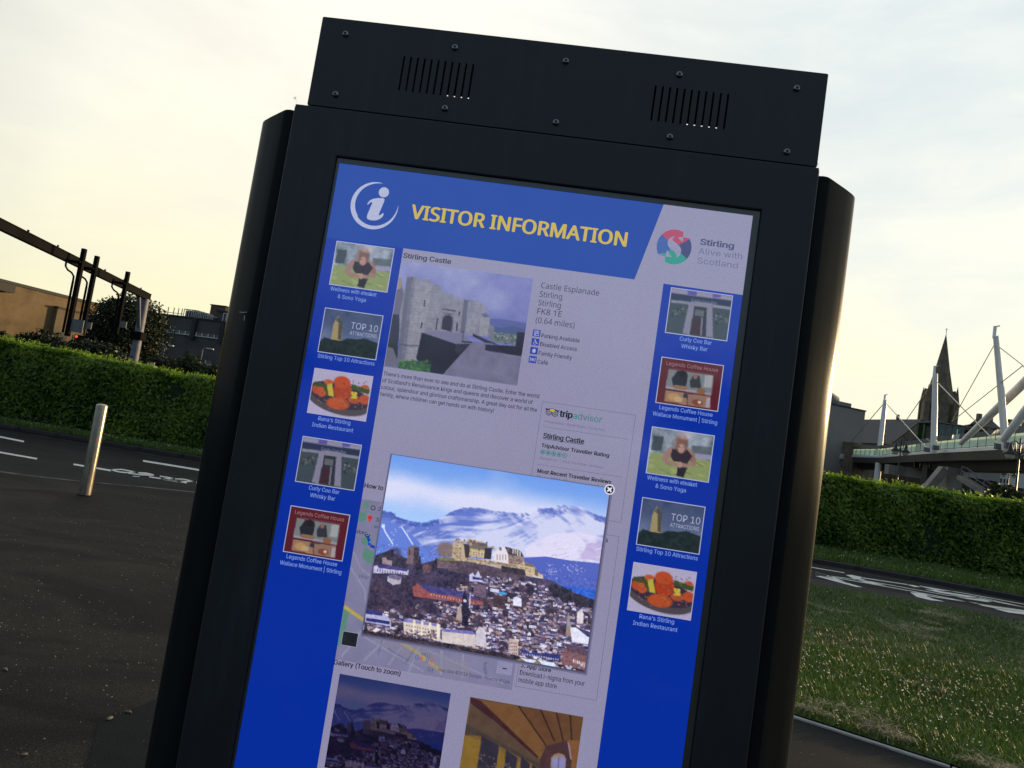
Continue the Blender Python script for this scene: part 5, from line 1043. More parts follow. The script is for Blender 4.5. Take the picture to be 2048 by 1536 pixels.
w3 = Wall(gp(311, 626, 10.0), gp(448, 643, 10.0)); L3 = w3.px(505, 650)[0]; S3 = w3.px(285, 622)[0]
ob = empty('grey_office_block', (0, 0, 0)); ob.matrix_world = w3.M(); tag(ob, 'long dark grey office block with ribbon windows and rooftop plant', 'building')
MB().box(S3-6, L3, -16, 0, -.5, 9.9).build('wall', M_grey, ob); MB().box(S3-6.1, L3, -16, .15, 9.9, 10.05).build('coping', M_trim, ob)
c9 = lambda a, b: (280+a/9.035, 600+b/9.035)
def wr(x0, y0, x1, y1): a = w3.px(*c9(x0, y0)); b = w3.px(*c9(x1, y1)); return a[0], b[0], b[1], a[1]
zt = w3.px(*c9(500, 520))[1]; zb_ = w3.px(*c9(500, 575))[1]
for xc in (465, 1000, 1525):
    s0 = w3.px(*c9(xc, 450))[0]; MB().box(s0-.28, s0+.28, 0, .35, zb_-.5, 9.9).build('pilaster', M_trim, ob)
wins = []
for x0, x1, n in ((205, 420, 2), (505, 930, 4), (1032, 1465, 4), (1560, 1900, 3)):
    s0, s1 = w3.px(*c9(x0, 550))[0], w3.px(*c9(x1, 620))[0]; wins.append((s0, s1, zb_, zt, n))
zt2 = w3.px(*c9(950, 1055))[1]; zb2 = w3.px(*c9(950, 1120))[1]
for x0, x1, n in ((945, 1310, 3), (1500, 1850, 3)): wins.append((w3.px(*c9(x0, 1100))[0], w3.px(*c9(x1, 1150))[0], zb2, zt2, n))
for s0, s1, za, zb3, n in wins:
    MB().box(s0, s1, .01, .20, za-.10, za).build('sill', M_white, ob)
    for k in range(n):
        a, b = s0+(s1-s0)*k/n, s0+(s1-s0)*(k+1)/n; wo_ = MB().box(a+.12, b, .008, .05, za, zb3).build('window', M_wglass, ob)
        MB().box(a, a+.12, .01, .16, za, zb3).build('mullion', M_white, wo_)
zr_ = 10.05
for a, b in ((450, 0), (555, 0), (640, 0), (705, 0)):
    s0 = w3.px(*c9(a, 240))[0]; MB().box(s0-.04, s0+.04, -.5, -.42, zr_, zr_+.95).build('railing_post', M_white, ob)
s0, s1 = w3.px(*c9(290, 210))[0], w3.px(*c9(720, 260))[0]; MB().box(s0, s1, -.5, -.44, zr_+.25, zr_+.32).build('handrail', M_white, ob)
for x0, x1, h_ in ((725, 860, .95), (870, 960, .95), (965, 1060, .85), (1065, 1160, .75), (1165, 1260, .5)):
    s0, s1 = w3.px(*c9(x0, 260))[0], w3.px(*c9(x1, 300))[0]; m = MB()
    for aa in np.linspace(s0, s1, 4): m.bar((aa, -.6, zr_), (aa, -.6, zr_+h_), .07).bar((aa, -1.6, zr_), (aa, -1.6, zr_+h_), .07)
    m.bar((s0, -.6, zr_+h_), (s1, -.6, zr_+h_), .08).bar((s0, -1.6, zr_+h_), (s1, -1.6, zr_+h_), .08).bar((s0, -.6, zr_+.05), (s1, -.6, zr_+.05), .08).bar((s0, -.6, zr_+h_), (s0, -1.6, zr_+h_), .08).bar((s1, -.6, zr_+h_), (s1, -1.6, zr_+h_), .08); m.build('plant_cage', M_white, ob)
    MB().box(s0+.1, s1-.1, -1.5, -.75, zr_, zr_+h_*.85).build('plant_unit', M_grey, ob)
s0, s1 = w3.px(*c9(1012, 220))[0], w3.px(*c9(1290, 220))[0]; MB().box(s0, s1, -6, -2.5, zr_, zr_+2.1).build('penthouse', M_brown, ob); MB().box(s0-.1, s1+.1, -6.1, -2.4, zr_+2.1, zr_+2.2).build('penthouse_roof', M_trim, ob)
s0, s1 = w3.px(*c9(1250, 300))[0], w3.px(*c9(1950, 300))[0]; MB().box(s0, s1, -7, -1.5, zr_, zr_+1.25).build('plant_room', M_grey, ob); MB().box(s0-.2, s1+.2, -7.2, -1.3, zr_+1.25, zr_+1.42).build('plant_roof', M_trim, ob)
s0 = w3.px(*c9(1595, 200))[0]; MB().lathe([(.5, 0), (.25, .25), (.16, .5), (.16, 1.0), (.2, 1.02), (.2, 1.1), (.001, 1.12)], 12, (s0, -4, zr_+1.4)).build('flue_cowl', M_grey, ob)
s0 = w3.px(*c9(1450, 330))[0]; s1 = w3.px(*c9(1630, 330))[0]; m = MB()
for aa in np.linspace(s0, s1, 4): m.bar((aa, -.5, zr_), (aa, -.5, zr_+1.0), .09)
m.bar((s0, -.5, zr_+1.0), (s1, -.5, zr_+1.0), .09); m.build('roof_frame', M_white, ob)

def lamp_post(px, py, Y, arms, label, group='lamp posts in front of the office block'):
    q = at(px, py, Y); o = empty('street_lamp', (q.x, q.y, 0)); tag(o, label, 'street lamp', group)
    MB().tube([(0, 0, 0), (0, 0, q.z-.1)], [.07, .04], 10).build('pole', M_galv, o)
    for a, ln in arms:
        MB().tube([(0, 0, q.z-.1), (ln*.5, 0, q.z), (ln, 0, q.z+.02)], .04, 8).build('arm', M_galv, o); MB().box(min(ln, ln+a*.55), max(ln, ln+a*.55), -.12, .12, q.z-.03, q.z+.07).build('lantern', M_white, o, bevel=.02)
    return o
lamp_post(330.5, 690, 58, [(-1, -.12), (1, .12)], 'street lamp with two short lanterns in front of the grey office block')
lamp_post(406, 696, 58, [(1, .3)], 'street lamp with a single arm to the right in front of the grey office block')
lamp_post(113, 650, 70, [(-1, -.1)], 'small street lamp standing before the dark annex')
q = at(304, 724, 22); b = empty('roadside_sign', (q.x, q.y, 0)); tag(b, 'small red and white upright sign just behind the hedge', 'sign')
MB().box(-.06, .09, -.01, .01, q.z-.22, q.z).build('panel', M_white, b); MB().box(-.062, .092, -.014, .012, q.z-.24, q.z-.12).build('red_band', M_red, b); MB().box(-.062, .092, -.014, .012, q.z-.02, q.z+.004).build('red_band', M_red, b); MB().bar((.015, .03, 0), (.015, .03, q.z-.2), .05).build('post', M_galv, b)

# ================================================================== RIGHT BACKGROUND
M_concrete = pbr('concrete', (0.25, 0.24, 0.215), .85, var=.15, scale=.7, dirt=(0.14, 0.13, 0.11), dirt_scale=.5)
M_wallg = pbr('pale_grey_wall', (0.23, 0.22, 0.21), .85, var=.08, scale=.5)
M_stone = pbr('sandstone', (0.17, 0.135, 0.095), .9, var=.3, scale=1.2, dirt=(0.06, 0.05, 0.04), dirt_scale=.6)
M_slate = pbr('slate', (0.045, 0.045, 0.052), .7, var=.25, scale=2)
M_wsteel = pbr('white_painted_steel', (0.88, 0.86, 0.86), .35, var=.05, scale=1.5)
M_cable = pbr('steel_cable', (0.50, 0.48, 0.40), .4, .5, var=.1)
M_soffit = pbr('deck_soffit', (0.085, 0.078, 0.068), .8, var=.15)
M_frost = newmat('frosted_panel'); t = M_frost.node_tree; d_ = N(t, 'ShaderNodeBsdfDiffuse'); d_.inputs[0].default_value = (.74, .86, .76, 1); tr_ = N(t, 'ShaderNodeBsdfTranslucent'); tr_.inputs[0].default_value = (.85, .96, .88, 1); mx = N(t, 'ShaderNodeMixShader', i_0=.55); LK(t, d_.outputs[0], mx.inputs[1]); LK(t, tr_.outputs[0], mx.inputs[2]); o = N(t, 'ShaderNodeOutputMaterial'); LK(t, mx.outputs[0], o.inputs[0])
M_gglass = newmat('green_glass'); t = M_gglass.node_tree; g1 = N(t, 'ShaderNodeBsdfGlossy', i_Roughness=.05); tr_ = N(t, 'ShaderNodeBsdfTransparent'); tr_.inputs[0].default_value = (.34, .52, .42, 1); lw = N(t, 'ShaderNodeFresnel', i_IOR=1.5); mx = N(t, 'ShaderNodeMixShader'); LK(t, mathn(t, 'MULTIPLY_ADD', lw.outputs[0], 1.0, .04, clamp=True), mx.inputs[0]); LK(t, tr_.outputs[0], mx.inputs[1]); LK(t, g1.outputs[0], mx.inputs[2]); o = N(t, 'ShaderNodeOutputMaterial'); LK(t, mx.outputs[0], o.inputs[0])
M_black = pbr('black_paint', (0.012, 0.012, 0.013), .4, var=.2)
M_globe = pbr('lamp_glass', (0.55, 0.52, 0.42), .3, var=.1)

w4 = Wall(gp(1655, 806, 14.0), gp(1730, 822, 14.0)); e4 = w4.px(1731, 822)[0]
cbk = empty('concrete_block_building', (0, 0, 0)); cbk.matrix_world = w4.M(); tag(cbk, 'plain pale grey windowless block beside the left end of the footbridge', 'building')
MB().box(-14, e4, -18, 0, -.5, 13.9).build('wall', M_wallg, cbk); MB().box(-14, e4+.1, -18, .1, 13.9, 14.1).build('coping', M_trim, cbk)
z5 = lambda a, b: (1640+a/4.8, 640+b/4.8)
s0, s1 = w4.px(*z5(95, 810))[0], w4.px(*z5(270, 820))[0]; MB().tube([(s0, -3, 14.1), (s0, -3, 14.9), ((s0+s1)/2, -3, 15.5), (s1, -3, 14.9), (s1, -3, 14.1)], 1.1, 10).build('roof_vent', M_wallg, cbk)
s0, s1 = w4.px(*z5(275, 830))[0], w4.px(*z5(400, 840))[0]; MB().box(s0, s1, -6, -2, 14.1, 15.0).build('roof_unit', M_wallg, cbk)
# church
YC = 165.0
cc_ = at(1874, 840, YC); ch = empty('church', (cc_.x, YC, 0), R(-20)); tag(ch, 'dark sandstone church with a tall pointed spire behind the footbridge', 'church')
zb5 = cc_.z; zsp = at(1877, 808, YC).z; zap = at(1893, 667, YC).z
hw = 3.45
MB().box(-hw, hw, -hw, hw, -.5, zb5-1.2).build('tower', M_stone, ch)
MB().box(-hw-.2, hw+.2, -hw-.2, hw+.2, zb5-1.2, zb5-.8).build('string_course', M_stone, ch)
oc = [(math.cos(R(22.5+45*k))*hw*1.02, math.sin(R(22.5+45*k))*hw*1.02) for k in range(8)]
MB().prism(oc, zb5-.8, zsp).build('belfry', M_stone, ch)
m = MB(); vs = [(x*.92, y*.92, zsp) for x, y in oc]+[(x*.45, y*.45, zsp+(zap-zsp)*.47) for x, y in oc]+[(0, 0, zap)]
m.add(vs, [(k, (k+1) % 8, 8+(k+1) % 8, 8+k) for k in range(8)]+[(8+k, 8+(k+1) % 8, 16) for k in range(8)]); m.build('spire', M_stone, ch)
for sx, sy in ((-1, -1), (1, -1), (1, 1), (-1, 1)):
    MB().box(sx*hw*.84-.55, sx*hw*.84+.55, sy*hw*.84-.55, sy*hw*.84+.55, zb5-1, zsp+.2).build('turret', M_stone, ch)
    m = MB(); x_, y_ = sx*hw*.84, sy*hw*.84; m.add([(x_-.5, y_-.5, zsp+.2), (x_+.5, y_-.5, zsp+.2), (x_+.5, y_+.5, zsp+.2), (x_-.5, y_+.5, zsp+.2), (x_, y_, zsp+4.2)], [(0, 1, 4), (1, 2, 4), (2, 3, 4), (3, 0, 4)]); m.build('pinnacle', M_stone, ch)
for a in range(4):
    Mr = Matrix.Rotation(a*math.pi/2, 4, 'Z')
    for x_ in (-1.5, 0, 1.5): MB().box(x_-.38, x_+.38, -hw-.03, -hw+.02, zb5-4.6, zb5-1.7, Mr).build('lancet_window', M_trim, ch)
    m = MB(); m.add([Mr @ Vector(v) for v in ((-.8, -hw*.95, zsp-.2), (.8, -hw*.95, zsp-.2), (0, -hw*.93, zsp+3.4), (0, -1.4, zsp+3.0))], [(0, 1, 2), (0, 2, 3), (1, 3, 2)]); m.build('dormer', M_stone, ch)
MB().tube([(0, 0, zap-.3), (0, 0, zap+1.3)], .06, 6).build('finial', M_trim, ch)
MB().bar((-.35, 0, zap+.9), (.35, 0, zap+.9), .06).build('weathercock', M_trim, ch)
# nave
RZ = 19.0; n0 = Vector((*gp(1722, 839, RZ), RZ)); n1_ = Vector((*gp(1846, 838.5, RZ), RZ)); dn = (n1_-n0).normalized(); nn = Vector((dn.y, -dn.x, 0))
nv = empty('church_nave', (0, 0, 0)); tag(nv, 'long slate roofed church nave left of the spire', 'church nave')
m = MB(); m.add([n0, n1_, n1_+nn*7+Vector((0, 0, -6.5)), n0+nn*7+Vector((0, 0, -6.5)), n0-nn*7+Vector((0, 0, -6.5)), n1_-nn*7+Vector((0, 0, -6.5))], [(3, 2, 1, 0), (0, 1, 5, 4)]); m.build('roof', M_slate, nv)
a_, b_ = n0+nn*6.6, n1_+nn*6.6; a2_, b2_ = n0-nn*6.6, n1_-nn*6.6
m = MB(); zt_ = RZ-6.3; m.add([(a_.x, a_.y, 0), (b_.x, b_.y, 0), (b_.x, b_.y, zt_), (a_.x, a_.y, zt_), (a2_.x, a2_.y, 0), (b2_.x, b2_.y, 0), (b2_.x, b2_.y, zt_), (a2_.x, a2_.y, zt_), tuple(n0-Vector((0, 0, .2))), tuple(n1_-Vector((0, 0, .2)))], [(0, 1, 2, 3), (5, 4, 7, 6), (4, 0, 3, 8, 7), (1, 5, 6, 9, 2)]); m.build('wall', M_stone, nv)
for k in range(9):
    q = a_+(b_-a_)*((k+.5)/9)+nn*.05; MB().bar((q.x, q.y, 8.2), (q.x, q.y, 11.4), 1.0, .1, upv=tuple(nn)).build('window', M_trim, nv)
q = n0+(n1_-n0)*.62; MB().box(q.x-.25, q.x+.25, q.y-.25, q.y+.25, RZ-.3, RZ+1.1).build('ridge_vent', M_stone, nv)

# ---- footbridge: deck runs towards the viewer on the right
DZ = 6.35
near = [(53.6, 114.5), (53.3, 112.3), (51.4, 98.9), (47.2, 85.0), (43.45, 72.6), (41.1, 63.5), (39.0, 55.7), (37.3, 49.5), (36.7, 47.2)]
# evenly spaced points along the near edge
ds = [0]; 
for i in range(1, len(near)): ds.append(ds[-1]+math.hypot(near[i][0]-near[i-1][0], near[i][1]-near[i-1][1]))
def dk(s): return Vector((float(np.interp(s, ds, [p[0] for p in near])), float(np.interp(s, ds, [p[1] for p in near])), DZ))
def dnrm(s): d = (dk(min(s+1.5, ds[-1]))-dk(max(s-1.5, 0))).normalized(); return Vector((-d.y, d.x, 0))
fb = empty('footbridge', (0, 0, 0)); tag(fb, 'white cable stayed footbridge with green glass parapets behind the right hedge', 'footbridge')
SS = np.arange(0, ds[-1]-.01, 1.9)
def loft(sec, name, mat, parent=fb):
    m = MB(); n = len(sec); vs = []
    for s in SS:
        p = dk(s); q = dnrm(s); vs += [p+q*a+Vector((0, 0, b)) for a, b in sec]
    m.add(vs, [(i*n+k, i*n+(k+1) % n, (i+1)*n+(k+1) % n, (i+1)*n+k) for i in range(len(SS)-1) for k in range(n)]); return m.build(name, mat, parent)
loft([(0, 0), (0, .30), (.35, .42), (.35, 0)], 'fascia', M_wsteel)
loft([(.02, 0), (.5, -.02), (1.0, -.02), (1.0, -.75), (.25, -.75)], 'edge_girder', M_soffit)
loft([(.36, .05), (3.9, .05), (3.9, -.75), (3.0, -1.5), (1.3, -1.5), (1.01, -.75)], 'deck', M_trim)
loft([(3.91, 0), (3.91, .42), (4.2, .30), (4.2, 0)], 'far_fascia', M_wsteel)
gm = None
for s in np.arange(.3, ds[-1]-2.0, 1.9):
    a, b = dk(s)+dnrm(s)*.12, dk(s+1.9)+dnrm(s+1.9)*.12; d = (b-a)
    a2, b2 = a+d*.03, a+d*.97
    for off, nm in ((0, ''), (3.8, 'far_')):
        if off and s > 62: continue
        if off: q = dnrm(s)*off; aa, bb = a2+q, b2+q
        else: aa, bb = a2, b2
        MB().bar(aa+Vector((0, 0, .82)), bb+Vector((0, 0, .82)), .012, .78).build('infill_panel', M_frost, fb) if not off else None
        MB().bar(aa+Vector((0, 0, 1.47)), bb+Vector((0, 0, 1.47)), .012, .46).build('glass_panel', M_gglass, fb) if not off else MB().bar(aa+Vector((0, 0, 1.05)), bb+Vector((0, 0, 1.05)), .012, 1.25).build('glass_panel', M_gglass, fb)
    MB().bar(a+Vector((0, 0, .30)), a+Vector((0, 0, 1.74)), .06).build('parapet_post', M_galv, fb)
def mast(base, top, Y, r0, r1, extra=0):
    B_ = at(*base, Y); T2 = at(*top, Y); m = MB().tube([B_+Vector((0, 0, -.3)), B_.lerp(T2, .5), T2], [r0, (r0+r1)/2*1.05, r1], 16); o = m.build('mast', M_wsteel, fb)
    MB().bar(T2+Vector((-.12, 0, -.2)), T2+Vector((-.12, 0, .75)), .2, .12).build('mast_head', M_wsteel, o); MB().bar(T2+Vector((-.15, 0, .7)), T2+Vector((.22, 0, .82)), .1, .1).build('hook', M_wsteel, o); return B_, T2
Bm1, Tm1 = mast((1757.5, 914), (1770.5, 800), 100.6, .36, .26)
Bm2, Tm2 = mast((1867.5, 901), (1870.5, 747), 71.3, .30, .22)
Bm3, Tm3 = mast((2012.5, 893), (1991.5, 672), 54.3, .27, .19)
def cable(p, q, r=.045, n='cable'): MB().tube([p, q], r, 6).build(n, M_cable, fb)
cable(Tm1+Vector((0, 0, -.3)), at(1697, 889, 111), .06); cable(Tm1+Vector((0, 0, -.3)), at(1854, 897, 74.2), .055)
cable(Tm2+Vector((0, 0, -.6)), at(1765, 909, 98.5), .045); cable(Tm2+Vector((0, 0, -.6)), at(1997, 890, 55.6), .045)
cable(Tm3+Vector((0, 0, -.6)), at(1903, 843, 66.5), .035); tie = at(2046, 731, 50.0); cable(Tm3+Vector((0, 0, -.6)), tie, .035); cable(tie, at(1905, 842, 66.0), .035); cable(tie, at(2150, 905, 42.0), .035)
for bpt in ((1854, 897, 74.0), (1872, 893, 70.5), (1997, 890, 55.4), (2018, 888, 53.6)):
    q = at(*bpt); MB().box(q.x-.28, q.x+.28, q.y-.12, q.y+.12, q.z-.35, q.z+.1).build('cable_anchor', M_galv, fb)
MB().tube([at(2110, 704, 50.0), at(2048, 766, 53.5), at(1985, 826, 58.0), at(1922, 886, 64.0)], [.36, .34, .30, .22], 16).build('raking_tube', M_wsteel, fb)
MB().tube([at(2110, 752, 48.5), at(2048, 826, 50.5), at(2006, 880, 52.5)], [.34, .32, .24], 16).build('raking_tube', M_wsteel, fb)
# supports
q = at(1757, 930, 99.6); MB().tube([(q.x, q.y, -.3), (q.x, q.y, DZ-.7)], .42, 16).build('column', M_wsteel, fb)
q = at(1903, 945, 68.5); MB().box(q.x-.75, q.x+.75, q.y-.6, q.y+.9, -.3, DZ-1.45).build('pier', M_concrete, fb)
MB().bar(at(1888, 938, 67.8), at(1845, 990, 67.8), .8, .75).build('strut', M_concrete, fb)
MB().bar(at(1773, 938, 84.0), at(1872, 952, 84.0), .9, 1.1).build('cross_beam', M_concrete, fb)
# lift tower with glass walls behind the deck
lt = empty('lift_tower', (0, 0, 0)); l0, l1 = at(1862, 905, 78.0), at(1925, 905, 78.0); tag(lt, 'green glass lift tower rising behind the footbridge parapet', 'lift tower')
ztop = at(1890, 846, 78.0).z
nP = 5
for k in range(nP):
    xa, xb = l0.x+(l1.x-l0.x)*k/nP, l0.x+(l1.x-l0.x)*(k+1)/nP; MB().box(xa+.03, xb-.03, 77.99, 78.01, 5, ztop-.1).build('glass_panel', M_gglass, lt); MB().box(xa+.03, xb-.03, 80.99, 81.01, 5, ztop-.1).build('glass_panel', M_gglass, lt)
    MB().box(xa-.03, xa+.03, 77.95, 78.05, 5, ztop-.1).build('mullion', M_galv, lt)
MB().box(l0.x-.1, l1.x+2.0, 77.6, 81.4, ztop-.1, ztop+.02).build('canopy', M_galv, lt); MB().box(l0.x+.4, l0.x+1.1, 79, 80, 0, ztop-.4).build('shaft', M_trim, lt)

# abutment, walls below the deck
w6 = Wall(gp(1668, 882, 8.6), gp(1713, 886, 8.6)); ab = empty('brick_abutment', (0, 0, 0)); ab.matrix_world = w6.M(); tag(ab, 'dark weathered brick abutment under the left end of the footbridge', 'abutment')
f6 = w6.px(1712, 900)[0]; MB().prism([(0, 8.6), (f6, 8.6), (f6, 0), (f6*.75, 0), (f6*.30, 3.2), (0, 6.3)], -.5, 5.0, Matrix(((1, 0, 0, 0), (0, 0, -1, 0), (0, 1, 0, 0), (0, 0, 0, 1)))).build('wall', M_stone, ab)
MB().box(f6*.45, f6*.62, .5, .9, 5.9, 6.7).build('light_box', M_white, ab)
def backwall(name, label, cat, p0, p1, ztop, mat, Y, extra=None):
    a = at(*p0, Y); b = at(*p1, Y); o = empty(name, (a.x, Y, 0)); tag(o, label, cat); MB().box(0, b.x-a.x, 0, 6, -.5, ztop).build('wall', mat, o); return o, b.x-a.x
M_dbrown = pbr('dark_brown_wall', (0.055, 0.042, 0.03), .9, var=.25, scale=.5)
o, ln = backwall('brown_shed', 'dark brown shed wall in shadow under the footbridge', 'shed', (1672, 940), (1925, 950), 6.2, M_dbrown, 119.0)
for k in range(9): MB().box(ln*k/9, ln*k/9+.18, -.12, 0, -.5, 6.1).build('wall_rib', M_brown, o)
o, ln = backwall('grey_store', 'pale grey flat walled store building right of the bridge pier', 'building', (1918, 950), (2000, 960), 0, M_wallg, 96.0)
bpy.data.objects.remove(o.children[0]); zz1 = at(1960, 935, 96).z; zz2 = at(1960, 958, 96).z
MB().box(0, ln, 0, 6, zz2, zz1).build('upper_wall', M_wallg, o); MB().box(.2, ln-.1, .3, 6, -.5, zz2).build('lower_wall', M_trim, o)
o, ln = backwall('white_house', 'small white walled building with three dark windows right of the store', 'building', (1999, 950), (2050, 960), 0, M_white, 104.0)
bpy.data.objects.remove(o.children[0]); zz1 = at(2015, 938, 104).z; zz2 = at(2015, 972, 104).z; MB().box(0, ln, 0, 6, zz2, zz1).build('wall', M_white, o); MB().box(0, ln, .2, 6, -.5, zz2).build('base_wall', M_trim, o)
for k in range(3):
    q = at(2000.5+k*6.5, 958+k*1.0, 104.0); MB().box(q.x-o.location.x, q.x-o.location.x+.28, -.02, .02, q.z-.5, q.z+.1).build('window', M_trim, o)
# stairs with red balustrade
stp = empty('bridge_stair', (0, 0, 0)); tag(stp, 'outdoor stair with steel handrails and a red side panel beside the bridge pier', 'stair')
a, b = at(1922, 955, 62), at(1998, 1003, 58)
MB().bar(a, b, .9, .35).build('flight', M_concrete, stp); MB().bar(at(1952, 975, 60.4), at(1992, 1000, 58.4), .05, .5).build('side_panel', M_red, stp)
for dz in (.55, .95): MB().tube([a+Vector((0, 0, dz)), a.lerp(b, .12)+Vector((0, 0, dz+.1)), b+Vector((0, 0, dz))], .035, 6).build('handrail', M_galv, stp)
for k in range(6): q = a.lerp(b, k/5); MB().bar(q, q+Vector((0, 0, .95)), .05).build('baluster', M_galv, stp)
q = at(2014, 996, 30); sgn = empty('notice_board', (q.x, q.y, 0)); tag(sgn, 'small white notice with faint grey lines just above the right hedge', 'sign'); MB().box(-.2, .2, -.01, .01, q.z-.35, q.z).build('panel', M_white, sgn)
MB().box(-.13, .10, -.014, -.011, q.z-.12, q.z-.09).build('printed_line', M_board, sgn); MB().box(-.13, .07, -.014, -.011, q.z-.18, q.z-.155).build('printed_line', M_board, sgn); MB().bar((0, .04, 0), (0, .04, q.z-.3), .06).build('post', M_galv, sgn)

def lantern_post(px, py, Y, label, half=.62, single=False):
    q = at(px, py, Y); o = empty('lantern_post', (q.x, q.y, 0)); tag(o, label, 'lamp post', 'black twin lantern lamp posts by the footbridge'); zt = q.z
    MB().tube([(0, 0, 0), (0, 0, 1.0), (0, 0, 1.05), (0, 0, zt)], [.12, .10, .06, .045], 10).build('post', M_black, o); MB().lathe([(.001, zt+.28), (.03, zt+.22), (.06, zt+.12), (.03, zt+.04), (.05, zt)], 8).build('finial', M_black, o)
    for sx in ((-1, 1) if not single else (-1,)):
        MB().tube([(0, 0, zt-.15), (sx*half*.5, 0, zt+.02), (sx*half, 0, zt-.1)], .03, 6).build('bracket', M_black, o); MB().tube([(0, 0, zt-.75), (sx*half*.35, 0, zt-.5), (sx*half*.5, 0, zt-.1)], .022, 6).build('scroll', M_black, o)
        l_ = MB().lathe([(.02, zt-.1), (.07, zt-.18), (.12, zt-.42), (.15, zt-.55), (.36, zt-.72), (.36, zt-.76), (.2, zt-.76)], 14, (sx*half, 0, 0)).build('lantern', M_black, o)
        MB().lathe([(.24, zt-.76), (.23, zt-.9), (.14, zt-1.02), (.001, zt-1.05)], 14, (sx*half, 0, 0)).build('globe', M_globe, l_)
lantern_post(1803, 884, 56, 'black twin lantern lamp post before the middle of the footbridge', .40)
lantern_post(2041, 884, 40, 'nearest black twin lantern lamp post at the right edge of the view', .52)
lantern_post(2019, 938, 84, 'farthest black lantern post seen under the footbridge by the white house', .6)
# roofs on the skyline at the far right
for k, (px, py, wpx, Y, lb) in enumerate(((1969, 838, 30, 210, 'dark house with twin chimneys on the skyline right of the spire'), (1998, 868, 44, 200, 'low dark house on the skyline behind the third bridge mast'), (2034, 850, 40, 205, 'dark house on the skyline at the far right edge'))):
    q = at(px, py, Y); h_ = empty('skyline_house', (q.x, Y, 0)); tag(h_, lb, 'house', 'houses on the skyline'); w_ = wpx*Y/1456; zt = q.z
    MB().box(-w_/2, w_/2, -4, 4, -.5, zt-2.6).build('wall', M_stone, h_)
    m = MB(); m.add([(-w_/2-.2, -4.3, zt-2.7), (w_/2+.2, -4.3, zt-2.7), (w_/2+.2, 4.3, zt-2.7), (-w_/2-.2, 4.3, zt-2.7), (-w_/2, 0, zt), (w_/2, 0, zt)], [(0, 1, 5, 4), (2, 3, 4, 5), (3, 0, 4), (1, 2, 5)]); m.build('roof', M_slate, h_)
    for sx in (-.38, .38): MB().box(sx*w_-.5, sx*w_+.5, -.6, .6, zt-1, zt+1.3).build('chimney', M_stone, h_)
# spider silhouettes by the cap of the kiosk
def spider(px, py, Y, s, label):
    q = at(px, py, Y); o = empty('spider', q); tag(o, label, 'spider', 'tiny spiders beside the cap of the kiosk'); MB().lathe([(.0001, -s), (s*.6, -s*.5), (s*.75, 0), (s*.5, s*.6), (.0001, s)], 8).build('body', M_black, o)
    for k in range(8):
        a = R(-60+k%4*40) if k < 4 else R(120+(k-4)*40); MB().tube([(0, 0, 0), (math.cos(a)*s*1.6, 0, math.sin(a)*s*1.6+s*.4), (math.cos(a)*s*3, 0, math.sin(a)*s*3-s*.3)], s*.12, 4).build('leg', M_black, o)
    MB().tube([(0, 0, 0), (s*4, .0, -s*6)], .00012, 4).build('thread', M_black, o)
spider(590, 196, 1.16, .0011, 'tiny spider hanging beside the left shoulder of the kiosk'); spider(1634.5, 328, 1.12, .0009, 'tiny spider at the right shoulder of the kiosk under the cap')
# ================================================================== VEGETATION
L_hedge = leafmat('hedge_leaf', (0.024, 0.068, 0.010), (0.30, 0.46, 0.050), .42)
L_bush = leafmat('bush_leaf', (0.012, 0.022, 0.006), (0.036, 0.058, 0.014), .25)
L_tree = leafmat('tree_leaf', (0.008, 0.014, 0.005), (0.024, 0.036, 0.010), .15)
L_grass = leafmat('grass_blade', (0.046, 0.088, 0.014), (0.17, 0.26, 0.050), .14)
L_hay = leafmat('dry_grass', (0.16, 0.125, 0.06), (0.44, 0.37, 0.22), .2)
M_core = pbr('hedge_core', (0.012, 0.026, 0.008), .95, var=.3)
M_petal = pbr('clover_petal', (0.72, 0.70, 0.62), .7, var=.1)
# hedge
hb = [(-24, 17.4), (-16, 16.35), (-10.83, 15.75), (-6.27, 15.45), (0, 15.25), (6.63, 15.05), (10.57, 14.35), (14.5, 13.3), (20, 11.3), (26, 8.6)]
ht = [(-24, 2.0), (-16, 1.9), (-10.8, 1.80), (-6.3, 1.62), (0, 1.58), (6.6, 1.57), (10.4, 1.60), (20, 1.6), (26, 1.6)]
hedge = empty('hedge', (0, 0, 0)); tag(hedge, 'long clipped green hedge along the far side of the road', 'hedge')
D_ = 1.1
hxs = np.arange(-24, 26.01, .5)
m = MB(); vs = []
for x in hxs:
    y = float(polyline_y(hb, x)); z = float(polyline_y(ht, x)); vs += [(x, y+.16, .05), (x, y+.16, z-.24), (x, y+.34, z-.12), (x, y+D_-.3, z-.12), (x, y+D_-.15, .05)]
n = 5; m.add(vs, [(i*n+k, (i+1)*n+k, (i+1)*n+k+1, i*n+k+1) for i in range(len(hxs)-1) for k in range(n-1)]); m.build('branches', M_core, hedge)
r = np.random.default_rng(5)
